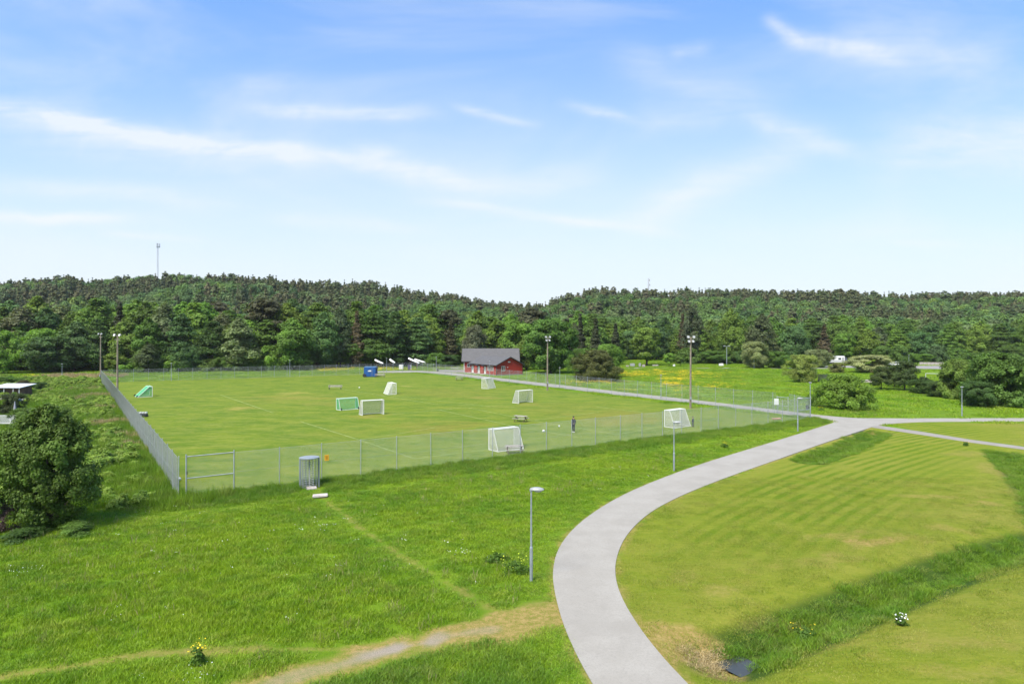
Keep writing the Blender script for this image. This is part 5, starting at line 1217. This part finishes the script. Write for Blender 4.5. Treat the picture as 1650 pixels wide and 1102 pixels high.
ft('round', 763, 592, 522, 46, 'greyish round willow tree behind the hall roof', (.125, .14, .075), None, 0, seed=21)
ft('round', 85, 600, 541, 92, 'broad dark bushy tree at the left in front of the wood', 'dark', None, 1, seed=22)
ft('round', 5, 602, 531, 60, 'bright green tree cut by the left edge of the wood', 'fresh', None, 0, seed=23)
ft('broad', 184, 600, 568, 36, 'small bright green tree between the two floodlight poles', (.13, .20, .025), orch, seed=24)
ft('birch', 240, 600, 552, 46, 'pale willow-like bush tree before the wood', (.10, .135, .055), None, 1, seed=25)
ft('spruce', 935, 589, 504, 30, 'first of three very dark spruces left of the round tree', 'ever', None, 0, seed=26)
ft('spruce', 960, 590, 512, 34, 'middle one of three very dark spruces', 'ever', None, 1, seed=27)
ft('spruce', 992, 588, 520, 30, 'dark spruce nearest the round-crowned tree', 'ever', None, 2, seed=28)
ft('spruce', 575, 592, 500, 30, 'spruce with brown dead twigs behind the blue container', (.13, .10, .055), None, 1, seed=29)
ft('spruce', 1328, 586, 522, 34, 'brownish spruce behind the motorhome', (.13, .11, .055), None, 0, seed=30)
ft('spruce', 1100, 584, 505, 26, 'brown-stemmed spruce beside the drooping birch', (.12, .095, .05), None, 2, seed=31)
ft('birch', 1115, 585, 492, 40, 'tall drooping birch behind the right-hand floodlight pole', (.10, .125, .055), None, 0, seed=32)
ft('birch', 1228, 583, 505, 60, 'wide drooping birch behind the tall willow bush', (.105, .13, .055), None, 1, seed=33)
ft('round', 1282, 584, 524, 50, 'dense rounded tree between birch and brown spruce', 'cool', None, 0, seed=34)
ft('broad', 1178, 585, 496, 44, 'tall bright-topped tree right of the double lamp pole', 'yel', None, 2, seed=35)
dk = own_tree(508, 6.2, 1.5, 3.6, 'dome', 120, 18000, .18, .15, 24, flat=.7, blob=.22)
ft('broad', 1420, 628, 589, 42, 'dark small tree with thin bare trunks, left of its group', (.080, .115, .028), dk, seed=36)
ft('broad', 1458, 629, 580, 52, 'dark small tree with thin bare trunks, in the middle of the far field', (.076, .110, .028), dk, seed=37)
ft('broad', 1441, 624, 588, 36, 'dark small tree squeezed between two others', (.084, .118, .030), dk, seed=38)
ft('bush', 1487, 634, 610, 44, 'low dark bush between the small trees and the big thicket', 'dark', wil, seed=39)
ft('bush', 1514, 639, 612, 46, 'dark bush at the left foot of the big thicket', 'dark', wil, seed=40)
thk = own_tree(509, 8, .2, 5.6, 'dome', 240, 42000, .21, .2, 14, flat=.8, blob=.17)
ft('bush', 1545, 640, 577, 84, 'left part of the big dark thicket, lighter on top', 'yel', thk, seed=41)
ft('bush', 1612, 652, 567, 118, 'largest dark bush of the thicket at the right edge', 'mid', thk, seed=42)
ft('bush', 1672, 650, 574, 90, 'dark bush of the thicket cut off by the right edge', 'dark', thk, seed=43)
ft('bush', 1575, 655, 612, 64, 'low dark bush in front of the thicket', 'dark', wil, seed=46)
# low bushes along the foot of the wood
rg = random.Random(21); k = 0; BU = []
for px in list(range(205, 500, 26)) + list(range(700, 745, 24)) + list(range(1110, 1215, 28)) + list(range(1420, 1660, 30)):
    by = np.interp(px, [200, 500, 700, 1100, 1660], [599.5, 596, 591, 586, 583.5]); hh_ = rg.uniform(18, 44) if px < 600 else rg.uniform(14, 30)
    g = G(px, by); BU.append((ft('bush', px + rg.uniform(-6, 6), by, by - hh_, rg.uniform(34, 56), 'leafy bush at the foot of the wood ' + mark(px), rg.choice(['dark', 'mid', 'cool', 'fresh', 'mid']), wil if rg.random() < .4 else None, rg.randrange(2), 'bushes at the foot of the wood' + (' behind the far fence' if px < 600 else ' near the gravel yard' if px < 800 else ' beyond the open field'), seed=50 + k), px)); k += 1
settle(BU)
# allotment shrubs
for px, by, ty, wp, col, lb in ((18, 672, 632, 44, (.075, .10, .035), 'dark round shrub in front of the allotment shed'), (38, 632, 611, 28, (.10, .085, .04), 'brownish shrub behind the allotment shed'), (62, 634, 614, 26, 'dark', 'dark shrub at the end of the allotment'), (5, 622, 606, 50, 'mid', 'green hedge behind the allotment shed'),
                               (48, 700, 655, 66, (.12, .19, .035), 'yellow green leafy shrub above the big tree'), (88, 690, 652, 60, (.11, .18, .03), 'light green shrub at the top of the big tree'), (8, 760, 690, 60, 'mid', 'green shrub under the lattice fence')):
    ft('bush', px, by, ty, wp, lb, col, wil, seed=int(px) + 90)
# tall flowering weeds in the foreground
def weed(px, py, h, rad, petals, label, seed, nfl=26):
    (V_, F_, tt), bl = crown_np(seed, .02, h * .8, rad, 'dome', 14, 700, .06, flat=.8, blob=.45)
    t = thing('wildflower', label, 'plant', (*G(px, py)[:2], float(height(np.array([G(px, py).x]), np.array([G(px, py).y]))[0]))); link('leaves', mesh_np('leaves', V_, F_, M_leaf, {'tint': tt}), t).color = (.09, .17, .02, 1)
    link('blossom', blossoms(seed, nfl, rad * .95, h, .07, petals), t)
weed(316, 1070, .75, .33, M_yel, 'clump of bright yellow wildflowers by the trodden track', 600, 36)
weed(1453, 1003, .42, .24, M_wfl, 'small clump of white daisies alone on the mown grass', 601, 26)
weed(1296, 992, .5, .55, M_yel, 'yellow flowers growing in the ditch', 602, 22)
weed(828, 925, .8, .75, mat('yellow_green_petals', (.50, .60, .03), .7), 'leafy yellow-green weeds beside the nearest lamp', 603, 30)
weed(800, 905, .55, .6, mat('lime_petals', (.35, .5, .03), .7), 'lower leafy weeds left of the nearest lamp', 604, 12)
weed(1168, 722, .6, .35, M_yel, 'yellow flowering weed in the verge left of the path', 605)
weed(1323, 663, .7, .45, M_yel, 'yellow flowering weed under the leafy tree by the junction', 606)
weed(1556, 718, .5, .4, M_orfl, 'golden flowers beside the narrow gravel path', 607, 14)

# ------------------------------------------------------------------ people
def skin(name, pts, edges, rad, m, parent, sub=2):
    me = D.meshes.new(name); me.from_pydata([Vector(p) for p in pts], edges, []); o = link(name, me, parent); me.materials.append(m)
    o.modifiers.new('skin', 'SKIN').use_smooth_shade = True
    for i, r in enumerate(rad): sv_ = me.skin_vertices[0].data[i]; sv_.radius = r if isinstance(r, tuple) else (r, r); sv_.use_root = (i == 0)
    s_ = o.modifiers.new('sub', 'SUBSURF'); s_.levels = sub; s_.render_levels = sub
    return o
def person(label, loc, rz, h, top, trousers, shoe, step=.12, cat='person', look=0.2):
    t = thing('person', label, cat, loc, rz); k = h / 1.78; t.scale = (k, k, k)
    # facing -Y; hips 0.93 m, shoulders 1.45 m
    J = {'pel': (0, 0, .95), 'wst': (0, .01, 1.10), 'chs': (0, .0, 1.32), 'nkb': (0, .01, 1.47), 'nk': (0, -.01, 1.54), 'hd0': (0, -.03, 1.62), 'hd1': (0, -.035, 1.71),
         'shL': (.18, .01, 1.43), 'elL': (.27, .04, 1.16), 'wrL': (.20, -.18, 1.02), 'shR': (-.18, .01, 1.43), 'elR': (-.26, .05, 1.15), 'wrR': (-.24, -.05, .90),
         'hpL': (.10, 0, .90), 'knL': (.12, -.05, .50), 'anL': (.12, .0, .09), 'toL': (.14, -.17, .04), 'hpR': (-.10, 0, .90), 'knR': (-.12, step * .3 - .03, .50), 'anR': (-.13, step, .09), 'toR': (-.16, step - .16, .04)}
    n = list(J); ix = {a: i for i, a in enumerate(n)}; E = lambda *p: [(ix[a], ix[b]) for a, b in zip(p[:-1], p[1:])]
    ed = E('pel', 'wst', 'chs', 'nkb', 'nk', 'hd0', 'hd1') + E('chs', 'shL', 'elL', 'wrL') + E('chs', 'shR', 'elR', 'wrR') + E('pel', 'hpL', 'knL', 'anL', 'toL') + E('pel', 'hpR', 'knR', 'anR', 'toR')
    rad = {'pel': (.145, .11), 'wst': (.14, .105), 'chs': (.165, .115), 'nkb': .07, 'nk': .052, 'hd0': (.075, .09), 'hd1': (.072, .088), 'shL': .06, 'elL': .042, 'wrL': .027, 'shR': .06, 'elR': .042, 'wrR': .027,
           'hpL': .085, 'knL': .055, 'anL': .038, 'toL': .033, 'hpR': .085, 'knR': .055, 'anR': .038, 'toR': .033}
    pts = [J[a] for a in n]; rd = [rad[a] for a in n]
    # palms and five fingers per hand
    for s_, wr, dr in ((1, 'wrL', Vector((-.25, -.8, .15)).normalized()), (-1, 'wrR', Vector((.05, -.25, -.95)).normalized())):
        w_ = Vector(J[wr]); p0 = len(pts); pts.append(w_ + dr * .06); rd.append((.035, .018)); ed.append((ix[wr], p0))
        side = dr.cross(Vector((0, 1, 0) if wr == 'wrR' else (0, 0, 1))).normalized()
        for f_, (o_, L_) in enumerate(((-.027, .062), (-.009, .075), (.009, .070), (.027, .055))):
            a_ = len(pts); pts.append(w_ + dr * .095 + side * o_); rd.append(.009); pts.append(w_ + dr * (.095 + L_ * .55) + side * o_ * 1.1 + Vector((0, -.012, -.006))); rd.append(.0085); pts.append(w_ + dr * (.095 + L_ * .85) + side * o_ + Vector((s_ * -.01, .008, -.018))); rd.append(.0075)
            ed += [(p0, a_), (a_, a_ + 1), (a_ + 1, a_ + 2)]
        a_ = len(pts); pts.append(w_ + dr * .04 - side * .045); rd.append(.011); pts.append(w_ + dr * .085 - side * .062); rd.append(.009); ed += [(p0, a_), (a_, a_ + 1)]
    skin('body', pts, ed, rd, M_skin, t)
    sub = lambda ks, g_: [tuple(x + g_ for x in rad[a]) if isinstance(rad[a], tuple) else rad[a] + g_ for a in ks]
    ks = ['wst', 'pel', 'chs', 'nkb', 'shL', 'elL', 'wrL', 'shR', 'elR', 'wrR']; m_ = {a: i for i, a in enumerate(ks)}
    skin('jacket', [J[a] for a in ks], [(m_[a], m_[b]) for a, b in (('wst', 'pel'), ('wst', 'chs'), ('chs', 'nkb'), ('chs', 'shL'), ('shL', 'elL'), ('elL', 'wrL'), ('chs', 'shR'), ('shR', 'elR'), ('elR', 'wrR'))], sub(ks, .022), top, t)
    ks = ['pel', 'hpL', 'knL', 'anL', 'hpR', 'knR', 'anR']; m_ = {a: i for i, a in enumerate(ks)}
    skin('trousers', [J[a] for a in ks], [(m_[a], m_[b]) for a, b in (('pel', 'hpL'), ('hpL', 'knL'), ('knL', 'anL'), ('pel', 'hpR'), ('hpR', 'knR'), ('knR', 'anR'))], sub(ks, .018), trousers, t)
    for a, b_ in (('anL', 'toL'), ('anR', 'toR')):
        A = Vector(J[a]); B = Vector(J[b_]); c = (A + B) / 2; MB().ball((c.x, c.y - .02, .05), .155, (.36, 1, .36)).build('shoe', shoe, t, True)
    MB().ball((0, -.005, 1.715), .115, (.86, .98, .95)).build('hair', M_hair, t, True)
    f = Vector((0, -.03, 1.66))
    MB().ball(f + Vector((.032, -.095, .02)), .011).ball(f + Vector((-.032, -.095, .02)), .011).build('eyes', M_black, t, True)
    MB().bar(f + Vector((0, -.10, .02)), f + Vector((0, -.122, -.018)), .008, .015, n=8).build('nose', M_skin, t, True)
    MB().box(f + Vector((0, -.094, -.05)), (.045, .01, .010), bevel=.003).build('mouth', mat('lips', (.35, .14, .11), .5), t)
    for s_ in (-1, 1): MB().ball(f + Vector((s_ * .085, .0, .0)), .028, (.4, .7, 1.1)).build('ear', M_skin, t, True)
    return t
person('person in black clothes and white shoes standing on the pitch', G(924.2, 696.6), R(-40), 1.80, M_cloth, M_cloth, M_white)
person('child in dark clothes standing beside the right-hand white goal', G(1116.5, 687.8), R(-120), 1.25, M_cloth2, M_cloth, M_black, cat='child')

# ------------------------------------------------------------------ the air: far hills fade a little
hb_ = MB().box((0, 480, 60), (2300, 1150, 122)); hm = D.materials.new('haze_air'); hm.use_nodes = True; ht = NT(hm.node_tree); ht.n.clear()
ho = ht.new('ShaderNodeOutputMaterial'); hv = ht.new('ShaderNodeVolumePrincipled'); hv.inputs['Color'].default_value = (.90, .93, .97, 1); hv.inputs['Density'].default_value = .00006
hv.inputs['Anisotropy'].default_value = .0; ht.l.new(hv.outputs[0], ho.inputs['Volume']); tag(hb_.build('haze', hm), kind='stuff')
